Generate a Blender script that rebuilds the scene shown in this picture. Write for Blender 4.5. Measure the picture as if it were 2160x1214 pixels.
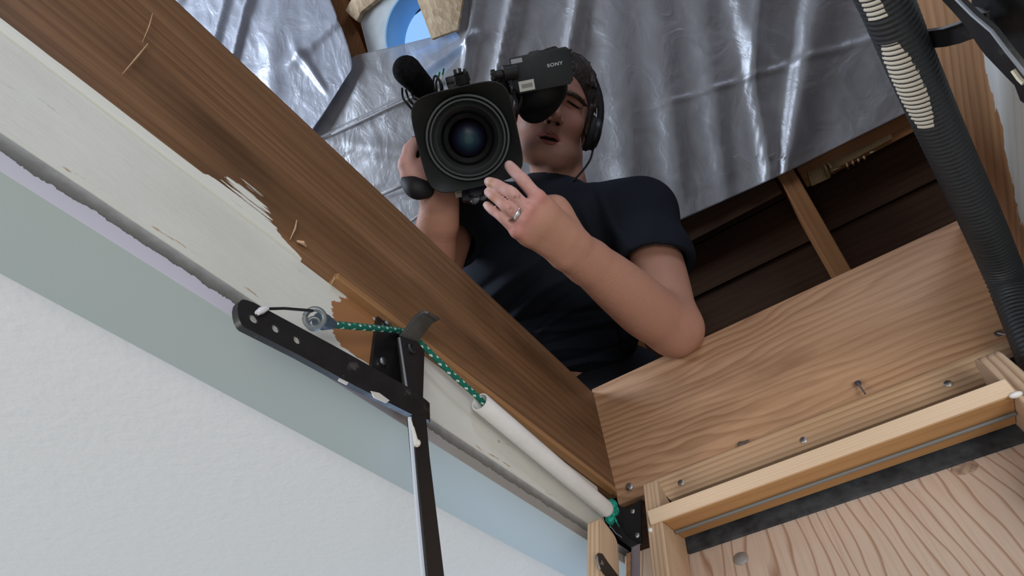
import bpy, bmesh, math, random
import numpy as np
from mathutils import Matrix, Vector
random.seed(7); rng = np.random.default_rng(7)
for o in list(bpy.data.objects): bpy.data.objects.remove(o)
SC = bpy.context.scene; COL = SC.collection

# ------------------------------------------------------------------ camera, world, lights, exposure
CX, CY, FOC = 1080., 607., 1243.          # focal length in pixels of the 2160 wide frame
_v1 = np.array([2220-CX, 1755-CY, FOC]); _v2 = np.array([-2000-CX, 2320-CY, FOC])
_e1 = _v1/np.linalg.norm(_v1); _u = np.cross(_e1, _v2); _u /= np.linalg.norm(_u); _e2 = np.cross(_u, _e1)
RW = np.array([_e1, _e2, _u])             # lens axes (right, down, forward) -> world
CAM = np.array([0., 0., 2.1])
cd = bpy.data.cameras.new('camera'); cam = bpy.data.objects.new('camera', cd); COL.objects.link(cam)
cd.sensor_width = 36; cd.lens = FOC/2160*36; cd.clip_start = .02; cd.clip_end = 60
m = Matrix.Identity(4)
for i in range(3):
    m[i][0] = RW[i][0]; m[i][1] = -RW[i][1]; m[i][2] = -RW[i][2]; m[i][3] = CAM[i]
cam.matrix_world = m; SC.camera = cam

w = bpy.data.worlds.new('world'); SC.world = w; w.use_nodes = True
bg = w.node_tree.nodes['Background']; bg.inputs[0].default_value = (.70, .74, .77, 1); bg.inputs[1].default_value = .62
def area(name, loc, target, size, power, col, size_y=None):
    l = bpy.data.lights.new(name, 'AREA'); l.energy = power; l.color = col; l.size = size
    if size_y: l.shape = 'RECTANGLE'; l.size_y = size_y
    o = bpy.data.objects.new(name, l); COL.objects.link(o); o.location = loc
    o.rotation_euler = (Vector(target)-Vector(loc)).to_track_quat('-Z', 'Y').to_euler(); return o
area('room_window_light', (-2.2, -1.7, 1.0), (.5, .2, 2.6), 1.6, 58, (1, .97, .93), 1.3)
area('room_window_light_far', (-2.0, 1.9, .9), (.5, -.2, 2.6), 1.4, 34, (1, .97, .94), 1.2)
area('room_window_light_cool', (3.2, 1.9, .8), (.7, .6, 2.45), 1.4, 36, (.42, .64, 1), 1.2)
area('attic_fill_light', (-.8, 2.4, 3.95), (.95, -.1, 3.5), .8, 70, (.74, .84, 1), .9)  # added fill lamp inside the closed attic, no window behind it
area('attic_fill_light_far', (-.9, -1.6, 3.9), (1.2, -.5, 3.4), .7, 19, (.72, .80, 1), .8)  # second added lamp, brightens the right part of the sheet
SC.view_settings.view_transform = 'Standard'; SC.view_settings.look = 'None'
SC.view_settings.exposure = 0.0; SC.view_settings.gamma = 1; SC.view_settings.use_curve_mapping = False

# ------------------------------------------------------------------ helpers: points
def ray(x, y): return RW @ np.array([x-CX, y-CY, FOC])
def c2w(c): return (RW @ np.asarray(c, float).T).T + CAM
def pc(x, y, z): return np.array([(x-CX)/FOC*z, (y-CY)/FOC*z, z])
def pt(x, y, z): return c2w(pc(x, y, z))
def onX(x, y, X): r = ray(x, y); return CAM + r*(X/r[0])
def onY(x, y, Y): r = ray(x, y); return CAM + r*(Y/r[1])
def onZ(x, y, Z): r = ray(x, y); return CAM + r*((Z-CAM[2])/r[2])
RZ = 4.6                                  # roof plane z = RZ - x (45 degrees)
RN = np.array([-1, 0, -1])/math.sqrt(2)   # its normal, into the attic
def onR(x, y, off=0.):
    r = ray(x, y); return CAM + r*((RZ-off*math.sqrt(2)-CAM[2])/(r[0]+r[2]))
def nrm(v): v = np.asarray(v, float); return v/np.linalg.norm(v)

# ------------------------------------------------------------------ helpers: objects
WM = {}
def link(o, parent, M):
    COL.objects.link(o); WM[o.name] = M
    if parent is not None:
        o.parent = parent; o.matrix_basis = WM[parent.name].inverted() @ M
    else: o.matrix_basis = M
    return o
def tag(o, label=None, cat=None, group=None, kind=None):
    if label: o['label'] = label
    if cat: o['category'] = cat
    if group: o['group'] = group
    if kind: o['kind'] = kind
    return o
def thing(name, loc, label, cat, group=None, kind=None, M=None):
    o = bpy.data.objects.new(name, None); o.empty_display_size = .05
    link(o, None, M if M is not None else Matrix.Translation(Vector(loc)))
    return tag(o, label, cat, group, kind)
class MB:
    def __init__(s): s.v = []; s.f = []; s.g = []
    def add(s, vs, fs, gc=None):
        n = len(s.v); s.v += [tuple(map(float, p)) for p in vs]; s.f += [tuple(n+i for i in f) for f in fs]
        s.g += list(gc) if gc is not None else [(0, 0, 0)]*len(vs); return s
    def box(s, a, b):
        a = np.minimum(a, b); b = np.maximum(np.asarray(a), b) if False else np.maximum(np.array(a), np.array(b))
        x0, y0, z0 = a; x1, y1, z1 = b
        return s.add([(x0,y0,z0),(x1,y0,z0),(x1,y1,z0),(x0,y1,z0),(x0,y0,z1),(x1,y0,z1),(x1,y1,z1),(x0,y1,z1)],
                     [(3,2,1,0),(4,5,6,7),(0,1,5,4),(1,2,6,5),(2,3,7,6),(3,0,4,7)])
    def obox(s, c, ax, ay, az, hx, hy, hz):
        c, ax, ay, az = map(np.asarray, (c, ax, ay, az)); vs = []
        for k in (-1, 1):
            for (i, j) in ((-1,-1),(1,-1),(1,1),(-1,1)): vs.append(c+ax*hx*i+ay*hy*j+az*hz*k)
        return s.add(vs, [(3,2,1,0),(4,5,6,7),(0,1,5,4),(1,2,6,5),(2,3,7,6),(3,0,4,7)])
    def prism(s, pts, d):
        n = len(pts); d = np.asarray(d, float); a = [np.asarray(p, float) for p in pts]
        nn = sum(np.cross(a[i]-a[0], a[(i+1) % n]-a[0]) for i in range(n))
        if np.dot(nn, d) > 0: a = a[::-1]
        vs = a+[p+d for p in a]
        return s.add(vs, [tuple(range(n)), tuple(range(2*n-1, n-1, -1))]+[((i+1) % n, i, n+i, n+(i+1) % n) for i in range(n)])
    def loft(s, loops, cap0=True, cap1=True, gc=None):
        n = len(loops[0]); vs = [p for l in loops for p in l]; fs = []
        for k in range(len(loops)-1):
            for i in range(n):
                j = (i+1) % n; fs.append((k*n+i, k*n+j, (k+1)*n+j, (k+1)*n+i))
        if cap0: fs.append(tuple(range(n-1, -1, -1)))
        if cap1: fs.append(tuple((len(loops)-1)*n+i for i in range(n)))
        return s.add(vs, fs, gc)
    def tube(s, path, r, n=12, cap=True, flat=1., up=None):
        P = [np.asarray(p, float) for p in path]; N = len(P)
        R = r if hasattr(r, '__len__') else [r]*N
        T = [nrm(P[min(i+1, N-1)]-P[max(i-1, 0)]) for i in range(N)]
        ref = np.asarray(up, float) if up is not None else (np.array([0,0,1.]) if abs(T[0][2]) < .9 else np.array([1.,0,0]))
        a = nrm(np.cross(T[0], ref)); loops = []; gc = []; L = 0
        for i in range(N):
            if i: L += np.linalg.norm(P[i]-P[i-1])
            a = nrm(a-T[i]*np.dot(a, T[i])); b = np.cross(T[i], a); lp = []
            for k in range(n):
                t = 2*math.pi*k/n; lp.append(P[i]+R[i]*(a*math.cos(t)+b*flat*math.sin(t))); gc.append((L, k/n, R[i]))
            loops.append(lp)
        return s.loft(loops, cap, cap, gc)
    def lathe(s, c, ax, prof, n=32, ref=None, cap0=False, cap1=False):
        c = np.asarray(c, float); ax = nrm(ax); r0 = np.asarray(ref if ref is not None else ((0,0,1) if abs(ax[2]) < .9 else (1,0,0)), float)
        a = nrm(np.cross(ax, r0)); b = np.cross(ax, a)
        return s.loft([[c+ax*h+r*(a*math.cos(2*math.pi*k/n)+b*math.sin(2*math.pi*k/n)) for k in range(n)] for (h, r) in prof], cap0, cap1)
    def ball(s, c, rx, ry=None, rz=None, ax=(1,0,0), ay=(0,1,0), az=(0,0,1), n=16, m=10):
        ry = ry or rx; rz = rz or rx; c, ax, ay, az = map(np.asarray, (c, ax, ay, az)); loops = []
        for j in range(m+1):
            t = math.pi*(.002+.996*j/m)
            loops.append([c+ax*rx*math.sin(t)*math.cos(2*math.pi*k/n)+ay*ry*math.sin(t)*math.sin(2*math.pi*k/n)-az*rz*math.cos(t) for k in range(n)])
        return s.loft(loops)
    def build(s, name, mat, parent=None, M=None, bevel=0, seg=2, ang=35, label=None, world=True):
        M = M if M is not None else (Matrix.Translation(Vector(np.mean(np.array(s.v), 0))) if world else Matrix.Identity(4))
        me = bpy.data.meshes.new(name); V = np.array(s.v)
        if world:
            Mi = np.array(M.inverted()); V = V @ Mi[:3, :3].T + Mi[:3, 3]
        me.from_pydata(V.tolist(), [], s.f)
        if bevel:
            b = bmesh.new(); b.from_mesh(me)
            es = [e for e in b.edges if len(e.link_faces) == 2 and e.calc_face_angle(0) > .6]
            bmesh.ops.bevel(b, geom=es, offset=bevel, segments=seg, affect='EDGES', profile=.6, clamp_overlap=True)
            b.to_mesh(me); b.free()
        elif s.g:
            at = me.attributes.new('gc', 'FLOAT_VECTOR', 'POINT'); at.data.foreach_set('vector', np.array(s.g, np.float32).ravel())
        me.shade_smooth(); me.set_sharp_from_angle(angle=math.radians(ang))
        if mat: me.materials.append(mat)
        o = bpy.data.objects.new(name, me); link(o, parent, M)
        if label: o['label'] = label
        return o
def frame(c, ax, ay, az):
    M = Matrix.Identity(4)
    for i in range(3): M[i][0] = ax[i]; M[i][1] = ay[i]; M[i][2] = az[i]; M[i][3] = c[i]
    return M
def board(name, c, size, mat, parent=None, ax=(1,0,0), ay=(0,1,0), az=(0,0,1), bevel=.002, seg=1, label=None, wobble=0):
    """box whose local x runs along the grain"""
    b = MB(); M = frame(c, ax, ay, az); h = np.array(size)/2
    b.box(-h, h); return b.build(name, mat, parent, M, bevel, seg, world=False, label=label)
def dup(o, parent, M, label=None):
    c = o.copy(); link(c, parent, M)
    if label: c['label'] = label
    return c
def spline(pts, n=8):
    P = [np.asarray(p, float) for p in pts]; P = [2*P[0]-P[1]]+P+[2*P[-1]-P[-2]]; out = []
    for i in range(1, len(P)-2):
        for k in range(n):
            t = k/n; a, b, c, d = P[i-1:i+3]
            out.append(.5*(2*b+(c-a)*t+(2*a-5*b+4*c-d)*t*t+(3*b-a-3*c+d)*t**3))
    out.append(P[-2]); return out

# ------------------------------------------------------------------ helpers: materials
class NT:
    def __init__(s, name):
        s.m = bpy.data.materials.new(name); s.m.use_nodes = True; s.t = s.m.node_tree; s.t.nodes.clear()
        s.out = s.n('ShaderNodeOutputMaterial')
    def n(s, t, **kw):
        d = s.t.nodes.new(t)
        for k, v in kw.items():
            if k.startswith('i_'):
                key = k[2:]; key = int(key) if key.isdigit() else key
                if isinstance(v, bpy.types.NodeSocket): s.t.links.new(v, d.inputs[key])
                else: d.inputs[key].default_value = v
            else: setattr(d, k, v)
        return d
    def l(s, a, b): s.t.links.new(a, b)
    def co(s, kind='Object', scale=(1,1,1), rot=(0,0,0), loc=(0,0,0)):
        if kind == 'gc': o = s.n('ShaderNodeAttribute', attribute_name='gc').outputs['Vector']
        else: o = s.n('ShaderNodeTexCoord').outputs[kind]
        mp = s.n('ShaderNodeMapping'); s.l(o, mp.inputs[0]); mp.inputs['Scale'].default_value = scale
        mp.inputs['Rotation'].default_value = rot; mp.inputs['Location'].default_value = loc; return mp.outputs[0]
    def noise(s, vec, scale=5, detail=3, rough=.5, dist=0):
        d = s.n('ShaderNodeTexNoise'); s.l(vec, d.inputs['Vector']); d.inputs['Scale'].default_value = scale
        d.inputs['Detail'].default_value = detail; d.inputs['Roughness'].default_value = rough; d.inputs['Distortion'].default_value = dist
        return d.outputs['Fac']
    def ramp(s, f, stops):
        d = s.n('ShaderNodeValToRGB'); s.l(f, d.inputs[0]); e = d.color_ramp.elements
        while len(e) < len(stops): e.new(.5)
        for i, (p, c) in enumerate(stops):
            e[i].position = p; e[i].color = tuple(c)+(1,) if hasattr(c, '__len__') else (c, c, c, 1)
        return d.outputs[0]
    def mix(s, f, a, b, mode='MIX'):
        d = s.n('ShaderNodeMix', data_type='RGBA', blend_type=mode)
        for v, k in ((f, 0), (a, 6), (b, 7)):
            if isinstance(v, bpy.types.NodeSocket): s.l(v, d.inputs[k])
            elif k == 0: d.inputs[0].default_value = v
            else: d.inputs[k].default_value = tuple(v)+(1,)
        return d.outputs[2]
    def math(s, op, a, b=0.):
        d = s.n('ShaderNodeMath', operation=op)
        for v, k in ((a, 0), (b, 1)):
            if isinstance(v, bpy.types.NodeSocket): s.l(v, d.inputs[k])
            else: d.inputs[k].default_value = v
        return d.outputs[0]
    def bump(s, h, st=.3, dist=.01):
        d = s.n('ShaderNodeBump'); s.l(h, d.inputs['Height']); d.inputs['Strength'].default_value = st; d.inputs['Distance'].default_value = dist
        return d.outputs[0]
    def pbr(s, col, rough=.5, bump=None, spec=.5, metal=0, **kw):
        p = s.n('ShaderNodeBsdfPrincipled')
        for v, k in ((col, 'Base Color'), (rough, 'Roughness'), (spec, 'Specular IOR Level'), (metal, 'Metallic')):
            if isinstance(v, bpy.types.NodeSocket): s.l(v, p.inputs[k])
            elif k == 'Base Color': p.inputs[k].default_value = tuple(v)+(1,)
            else: p.inputs[k].default_value = v
        if bump: s.l(bump, p.inputs['Normal'])
        for k, v in kw.items(): p.inputs[k.replace('_', ' ')].default_value = v
        s.l(p.outputs[0], s.out.inputs[0]); return p
def sep(T, vec):
    d = T.n('ShaderNodeSeparateXYZ'); T.l(vec, d.inputs[0]); return d.outputs
def plain(name, col, rough=.5, metal=0, spec=.5, nz=.0, nscale=60, bump=0):
    T = NT(name)
    if nz or bump:
        f = T.noise(T.co(), nscale, 4, .6)
        c = T.mix(T.ramp(f, [(.35, 0), (.65, 1)]), tuple(x*(1-nz) for x in col), tuple(min(1, x*(1+nz)) for x in col)) if nz else col
        T.pbr(c, rough, T.bump(f, bump, .004) if bump else None, spec, metal)
    else: T.pbr(col, rough, None, spec, metal)
    return T.m
def wood(name, c_lo, c_hi, c_line, lines=9., amt=.5, fine=.35, rough=.6, seed=0., wild=3., stretch=.18, paint=None, stain=0.):
    """c_lo/c_hi: broad colour drift, c_line: late-wood lines; local x is along the grain"""
    T = NT(name)
    big = T.noise(T.co(scale=(.9, 6, 6), loc=(seed, seed*2, 0)), 2.2, 4, .55, .6)
    col = T.mix(T.ramp(big, [(.32, 0), (.68, 1)]), c_lo, c_hi)
    wp_ = T.noise(T.co(scale=(stretch*10, 6, 6), loc=(seed*.3, seed, seed)), 1.0, 3, .5, .35); g = sep(T, T.co())
    ph = T.math('ADD', T.math('MULTIPLY', wp_, wild), T.math('MULTIPLY', T.math('ADD', T.math('MULTIPLY', g[1], .8), g[2]), lines))
    md = T.ramp(T.noise(T.co(scale=(1.5, 9, 9), loc=(0, seed, 3)), 1.4, 2, .5), [(.3, .25), (.65, 1)])
    ln = T.math('MULTIPLY', T.ramp(T.math('FRACT', ph), [(0, 0), (.35, .12), (.82, 1), (1., 0)]), md)
    col = T.mix(T.math('MULTIPLY', ln, amt), col, c_line)
    fb = T.noise(T.co(scale=(4, 170, 170), loc=(seed, 0, 0)), 1.6, 3, .6)
    col = T.mix(T.math('MULTIPLY', T.ramp(fb, [(.45, 0), (.75, 1)]), fine), col, c_line)
    if stain:
        st = T.noise(T.co(scale=(2.2, 7, 7), loc=(seed+4, 2, 1)), 2.0, 3, .5)
        col = T.mix(T.math('MULTIPLY', T.ramp(st, [(.52, 0), (.7, 1)]), stain), col, tuple(x*.45 for x in c_line))
    h = T.math('ADD', T.math('MULTIPLY', ln, .5), fb); bmp = T.bump(h, .25, .0012); rg = rough
    if paint:
        col, rg = paint(T, col, rough)
    T.pbr(col, rg, bmp, .35); return T.m

# ------------------------------------------------------------------ materials
def geo(T):
    return sep(T, T.n('ShaderNodeNewGeometry').outputs['Position'])
CREAM = (.68, .685, .63)
def paint_left(T, col, rough):
    g = geo(T); pos = T.n('ShaderNodeNewGeometry').outputs['Position']
    mp = T.n('ShaderNodeMapping'); T.l(pos, mp.inputs[0]); mp.inputs['Scale'].default_value = (5, 1, 190)
    ng = T.noise(mp.outputs[0], 1.5, 4, .65)
    # border height: level, then dropping to the board's foot past x = .25, one ragged brush lick near x = .13
    lick = T.n('ShaderNodeMapRange', interpolation_type='SMOOTHSTEP', i_0=T.math('ABSOLUTE', T.math('SUBTRACT', g[0], .135)), i_1=.0, i_2=.042, i_3=1., i_4=0.)
    drop = T.n('ShaderNodeMapRange', interpolation_type='SMOOTHSTEP', i_0=g[0], i_1=.14, i_2=.26, i_3=0., i_4=-.022)
    b = T.math('ADD', T.math('ADD', 2.5145, drop.outputs[0]), T.math('MULTIPLY', lick.outputs[0], T.math('MULTIPLY', T.math('SUBTRACT', ng, .36), .115)))
    b = T.math('ADD', b, T.math('MULTIPLY', T.math('SUBTRACT', ng, .5), .004))
    f = T.math('LESS_THAN', g[2], b)
    return T.mix(f, col, CREAM), .55
def paint_right(T, col, rough):
    g = geo(T); pos = T.n('ShaderNodeNewGeometry').outputs['Position']
    mp = T.n('ShaderNodeMapping'); T.l(pos, mp.inputs[0]); mp.inputs['Scale'].default_value = (12, 1, 60); mp.inputs['Rotation'].default_value = (0, .18, 0)
    ng = T.noise(mp.outputs[0], 1.6, 4, .6)
    b = T.math('ADD', T.math('MULTIPLY', T.math('SUBTRACT', g[0], .51), -.2), T.math('ADD', 2.604, T.math('MULTIPLY', ng, .028)))
    return T.mix(T.math('LESS_THAN', g[2], b), col, (.60, .62, .62)), .55
M_left = wood('stained_fir_left', (.165, .085, .039), (.255, .134, .066), (.078, .036, .016), 70, .55, .5, .62, 3.1, 5, .06, paint_left, .55)
M_right = wood('fir_right', (.40, .215, .105), (.50, .295, .155), (.24, .105, .042), 75, .75, .35, .6, 8.2, 7, .10, paint_right)
M_hinge = wood('fir_plywood', (.42, .240, .130), (.52, .320, .190), (.20, .085, .034), 80, .85, .35, .55, 1.7, 12, .20, None, .40)
M_pale = wood('pale_pine', (.56, .37, .225), (.62, .43, .28), (.40, .23, .11), 120, .45, .25, .6, 5.5, 2, .05)
M_tread = wood('fresh_pine', (.70, .52, .36), (.74, .57, .41), (.62, .43, .27), 300, .3, .25, .6, 2.5, 1.0, .05)
M_tread2 = wood('amber_pine', (.44, .235, .095), (.50, .28, .12), (.34, .15, .05), 60, .45, .25, .5, 6.5, 2.0, .06)
M_string = wood('striped_pine', (.58, .42, .28), (.66, .49, .33), (.29, .125, .05), 230, 1., .25, .6, 9.5, 1.2, .05)
M_string2 = wood('striped_pine_wavy', (.58, .43, .30), (.64, .49, .35), (.28, .14, .07), 150, .95, .25, .6, 4.2, 4.5, .25)
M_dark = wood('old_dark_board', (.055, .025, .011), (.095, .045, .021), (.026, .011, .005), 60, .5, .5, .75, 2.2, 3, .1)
M_rafter = wood('old_rafter', (.30, .130, .045), (.36, .16, .060), (.16, .062, .020), 60, .4, .4, .65, 7.2, 2, .06)
M_frame = wood('frame_pine', (.33, .19, .10), (.42, .25, .14), (.2, .1, .05), 80, .5, .3, .6, 6.2, 2, .06)
def ply_panel():
    T = NT('pale_plywood_wild_grain')
    nz = T.noise(T.co(scale=(2.6, .9, 1), loc=(.7, .2, 0)), 2.1, 3, .5, .5); g = sep(T, T.co())
    wv = T.math('FRACT', T.math('ADD', T.math('MULTIPLY', nz, 11.), T.math('MULTIPLY', g[0], 62.)))
    ln = T.ramp(wv, [(.0, .0), (.74, .0), (.92, 1.), (1., .0)])
    base = T.mix(T.ramp(T.noise(T.co(), 3, 4, .6), [(.35, 0), (.65, 1)]), (.64, .50, .41), (.71, .57, .47))
    fb = T.noise(T.co(scale=(190, 6, 1)), 1.5, 2, .5)
    base = T.mix(T.math('MULTIPLY', T.ramp(fb, [(.45, 0), (.75, 1)]), .25), base, (.42, .26, .17))
    c = T.mix(T.math('MULTIPLY', ln, .72), base, (.30, .13, .06))
    T.pbr(c, .65, T.bump(ln, -.2, .001), .3); return T.m
M_ply = ply_panel()
def cream_board():
    T = NT('cream_painted_board'); g = geo(T); pos = T.n('ShaderNodeNewGeometry').outputs['Position']
    mp = T.n('ShaderNodeMapping'); T.l(pos, mp.inputs[0]); mp.inputs['Scale'].default_value = (1, 1, 1.6)
    a = T.noise(mp.outputs[0], 9, 4, .6)
    c = T.mix(T.ramp(a, [(.3, 0), (.7, 1)]), (.68, .685, .635), (.62, .62, .57))
    mp2 = T.n('ShaderNodeMapping'); T.l(pos, mp2.inputs[0]); mp2.inputs['Scale'].default_value = (14, 1, 60)
    b = T.noise(mp2.outputs[0], 2.2, 4, .7)
    c = T.mix(T.math('MULTIPLY', T.ramp(b, [(.66, 0), (.72, 1)]), T.n('ShaderNodeMapRange', i_0=g[0], i_1=.1, i_2=.7, i_3=.25, i_4=.9).outputs[0]), c, (.10, .09, .08))
    # bare patch under the arm bracket
    dx = T.math('DIVIDE', T.math('SUBTRACT', g[0], .272), .034); dz = T.math('DIVIDE', T.math('SUBTRACT', g[2], 2.474), .03)
    r = T.math('ADD', T.math('ADD', T.math('MULTIPLY', dx, dx), T.math('MULTIPLY', dz, dz)), T.math('MULTIPLY', T.math('SUBTRACT', b, .5), 1.6))
    c = T.mix(T.math('LESS_THAN', r, 1.), c, (.33, .155, .065))
    # thin worn ochre line near the foot on the left
    e = T.math('ABSOLUTE', T.math('SUBTRACT', g[2], T.math('ADD', 2.4375, T.math('MULTIPLY', T.math('SUBTRACT', a, .5), .02))))
    c = T.mix(T.math('MULTIPLY', T.math('LESS_THAN', e, .0009), T.ramp(b, [(.56, 0), (.6, .8)])), c, (.40, .26, .13))
    T.pbr(c, .5, T.bump(T.math('ADD', b, a), .25, .002), .4); return T.m
M_cream = cream_board()
def trim_mat():
    T = NT('sage_trim_paint'); g = geo(T); pos = T.n('ShaderNodeNewGeometry').outputs['Position']
    mp = T.n('ShaderNodeMapping'); T.l(pos, mp.inputs[0]); mp.inputs['Scale'].default_value = (40, 40, 40)
    a = T.noise(mp.outputs[0], 1.6, 4, .7); a2 = T.noise(T.co(), 220, 2, .5)
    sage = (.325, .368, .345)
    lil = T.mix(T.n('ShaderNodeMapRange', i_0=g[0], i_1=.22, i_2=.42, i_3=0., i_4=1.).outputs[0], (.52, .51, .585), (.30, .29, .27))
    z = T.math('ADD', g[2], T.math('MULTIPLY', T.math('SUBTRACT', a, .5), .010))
    grey_band = T.ramp(T.n('ShaderNodeMapRange', i_0=z, i_1=2.4165, i_2=2.431, i_3=0., i_4=1.).outputs[0], [(0, (.10, .095, .085)), (.5, (.20, .20, .19)), (1, (.40, .40, .39))])  # ragged grey band on the upper edge, paler toward its top
    edge = T.mix(T.math('GREATER_THAN', z, 2.4175), lil, grey_band)
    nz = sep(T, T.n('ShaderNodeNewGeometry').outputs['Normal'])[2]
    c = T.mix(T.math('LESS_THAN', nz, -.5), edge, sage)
    T.pbr(c, .5, T.bump(a2, .06, .001), .4); return T.m
M_trim = trim_mat()
def ceil_mat():
    T = NT('white_orange_peel_ceiling')
    a = T.noise(T.co(), 95, 3, .55); b = T.noise(T.co(), 28, 3, .5)
    T.pbr((.61, .61, .59), .75, T.bump(T.math('ADD', a, T.math('MULTIPLY', b, .5)), .38, .003), .25); return T.m
M_ceil = ceil_mat()
def metal_black():
    T = NT('black_painted_steel'); a = T.noise(T.co(), 70, 4, .6); b = T.noise(T.co(), 25, 5, .75)
    c = T.mix(T.ramp(b, [(.64, 0), (.70, 1)]), (.012, .012, .013), (.06, .055, .05))
    T.pbr(c, T.ramp(a, [(.3, .32), (.7, .5)]), T.bump(a, .08, .001), .5); return T.m
M_blk = metal_black()
M_steel = plain('zinc_steel', (.50, .50, .50), .38, 1)
M_pale_edge = plain('pale_metal_edge', (.20, .21, .23), .5, .3)
M_char = plain('charcoal_strip', (.035, .040, .046), .6, 0, .4, .5, 45, .3)
M_pvc = plain('white_pvc', (.72, .71, .69), .35, 0, .5, .05, 30)
def rope_mat():
    T = NT('green_flecked_rope'); g = sep(T, T.co('gc'))
    t = T.math('FRACT', T.math('ADD', T.math('MULTIPLY', g[0], 70.), T.math('MULTIPLY', g[1], 2.)))
    t2 = T.math('FRACT', T.math('SUBTRACT', T.math('MULTIPLY', g[0], 70.), T.math('MULTIPLY', g[1], 2.)))
    fl = T.math('MULTIPLY', T.math('LESS_THAN', t, .34), T.math('LESS_THAN', t2, .42))
    c = T.mix(fl, (.004, .125, .085), (.62, .70, .66))
    T.pbr(c, .6, T.bump(T.math('ADD', t, t2), .3, .001), .3); return T.m
M_rope = rope_mat()
def hose_mat():
    T = NT('black_ribbed_hose'); g = sep(T, T.co('gc'))
    nz = T.noise(T.co('gc', scale=(90, 7, 0)), 2, 3, .6)
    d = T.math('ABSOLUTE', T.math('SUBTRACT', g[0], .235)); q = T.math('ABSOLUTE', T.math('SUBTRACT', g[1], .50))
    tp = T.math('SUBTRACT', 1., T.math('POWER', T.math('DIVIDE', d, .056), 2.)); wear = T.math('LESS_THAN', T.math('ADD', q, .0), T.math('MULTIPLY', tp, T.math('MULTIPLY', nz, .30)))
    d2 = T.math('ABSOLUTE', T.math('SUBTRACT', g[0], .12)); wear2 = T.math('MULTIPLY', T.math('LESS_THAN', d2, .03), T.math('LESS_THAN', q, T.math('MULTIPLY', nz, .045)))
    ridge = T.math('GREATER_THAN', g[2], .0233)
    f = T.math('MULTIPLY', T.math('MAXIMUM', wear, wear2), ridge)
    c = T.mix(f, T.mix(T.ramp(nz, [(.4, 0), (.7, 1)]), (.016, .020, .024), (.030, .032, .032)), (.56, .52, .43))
    T.pbr(c, .48, None, .45); return T.m
M_hose = hose_mat()
def plastic_mat(name, col, trans, rough):
    T = NT(name)
    a = T.noise(T.co(rot=(0, .785, 0), scale=(1, 1, .4)), 13, 3, .5, .9); b = T.noise(T.co(), 5, 2, .5, .6); e = T.noise(T.co(), 34, 4, .6, 1.5)
    bp = T.bump(T.math('ADD', T.math('ADD', T.math('MULTIPLY', a, .7), b), T.math('MULTIPLY', T.ramp(e, [(.52, 0), (.75, 1)]), .05)), .5, .014)
    df = T.n('ShaderNodeBsdfDiffuse'); df.inputs[0].default_value = col+(1,); T.l(bp, df.inputs['Normal'])
    tl = T.n('ShaderNodeBsdfTranslucent'); tl.inputs[0].default_value = col+(1,); T.l(bp, tl.inputs['Normal'])
    tr = T.n('ShaderNodeBsdfTransparent'); tr.inputs[0].default_value = (.93, .94, .96, 1)
    g1 = T.n('ShaderNodeBsdfAnisotropic'); g1.inputs['Color'].default_value = (.9, .92, .95, 1); g1.inputs['Roughness'].default_value = rough; T.l(bp, g1.inputs['Normal'])
    def mx(f, x, y):
        m_ = T.n('ShaderNodeMixShader')
        if isinstance(f, float): m_.inputs[0].default_value = f
        else: T.l(f, m_.inputs[0])
        T.l(x.outputs[0], m_.inputs[1]); T.l(y.outputs[0], m_.inputs[2]); return m_
    body_ = mx(.3, df, tl); thin = mx(T.ramp(a, [(.3, trans-.1), (.7, trans+.12)]), body_, tr)
    fr = T.n('ShaderNodeFresnel'); fr.inputs[0].default_value = 1.55; T.l(bp, fr.inputs['Normal'])
    T.l(mx(T.math('ADD', T.math('MULTIPLY', fr.outputs[0], .7), .07), thin, g1).outputs[0], T.out.inputs[0]); return T.m
M_sheet = plastic_mat('clear_plastic_sheeting', (.60, .585, .58), .44, .42)
M_sheet2 = plastic_mat('milky_plastic_sheeting', (.62, .65, .73), .24, .36)

# ------------------------------------------------------------------ structure: ceiling, trim, hatch boards
YL, YR, XH = .312, -.290, .80
def struct(o): o['kind'] = 'structure'; return o
cl = thing('ceiling', (0, 0, 2.424), None, None, None, 'structure')
Z0, Z1 = 2.424, 2.437
for a, b in (((-2.2, YL+.045, Z0), (2.4, 2.6, Z1)), ((-2.2, -2.6, Z0), (2.4, YR-.04, Z1)), ((XH+.045, YR-.04, Z0), (2.4, YL+.045, Z1)), ((-2.2, YR-.04, Z0), (-.72, YL+.045, Z1))):
    MB().box(a, b).build('drywall_sheet', M_ceil, cl)
ZT = 2.405
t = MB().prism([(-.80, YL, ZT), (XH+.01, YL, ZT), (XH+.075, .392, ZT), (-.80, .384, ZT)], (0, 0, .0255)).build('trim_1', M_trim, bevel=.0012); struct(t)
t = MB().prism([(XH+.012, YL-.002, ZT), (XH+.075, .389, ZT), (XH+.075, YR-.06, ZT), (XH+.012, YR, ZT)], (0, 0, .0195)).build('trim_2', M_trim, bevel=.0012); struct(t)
t = MB().prism([(-.80, YR, ZT), (XH+.01, YR, ZT), (XH+.07, YR-.06, ZT), (-.80, YR-.06, ZT)], (0, 0, .0250)).build('trim_3', M_trim, bevel=.0012); struct(t)
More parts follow.
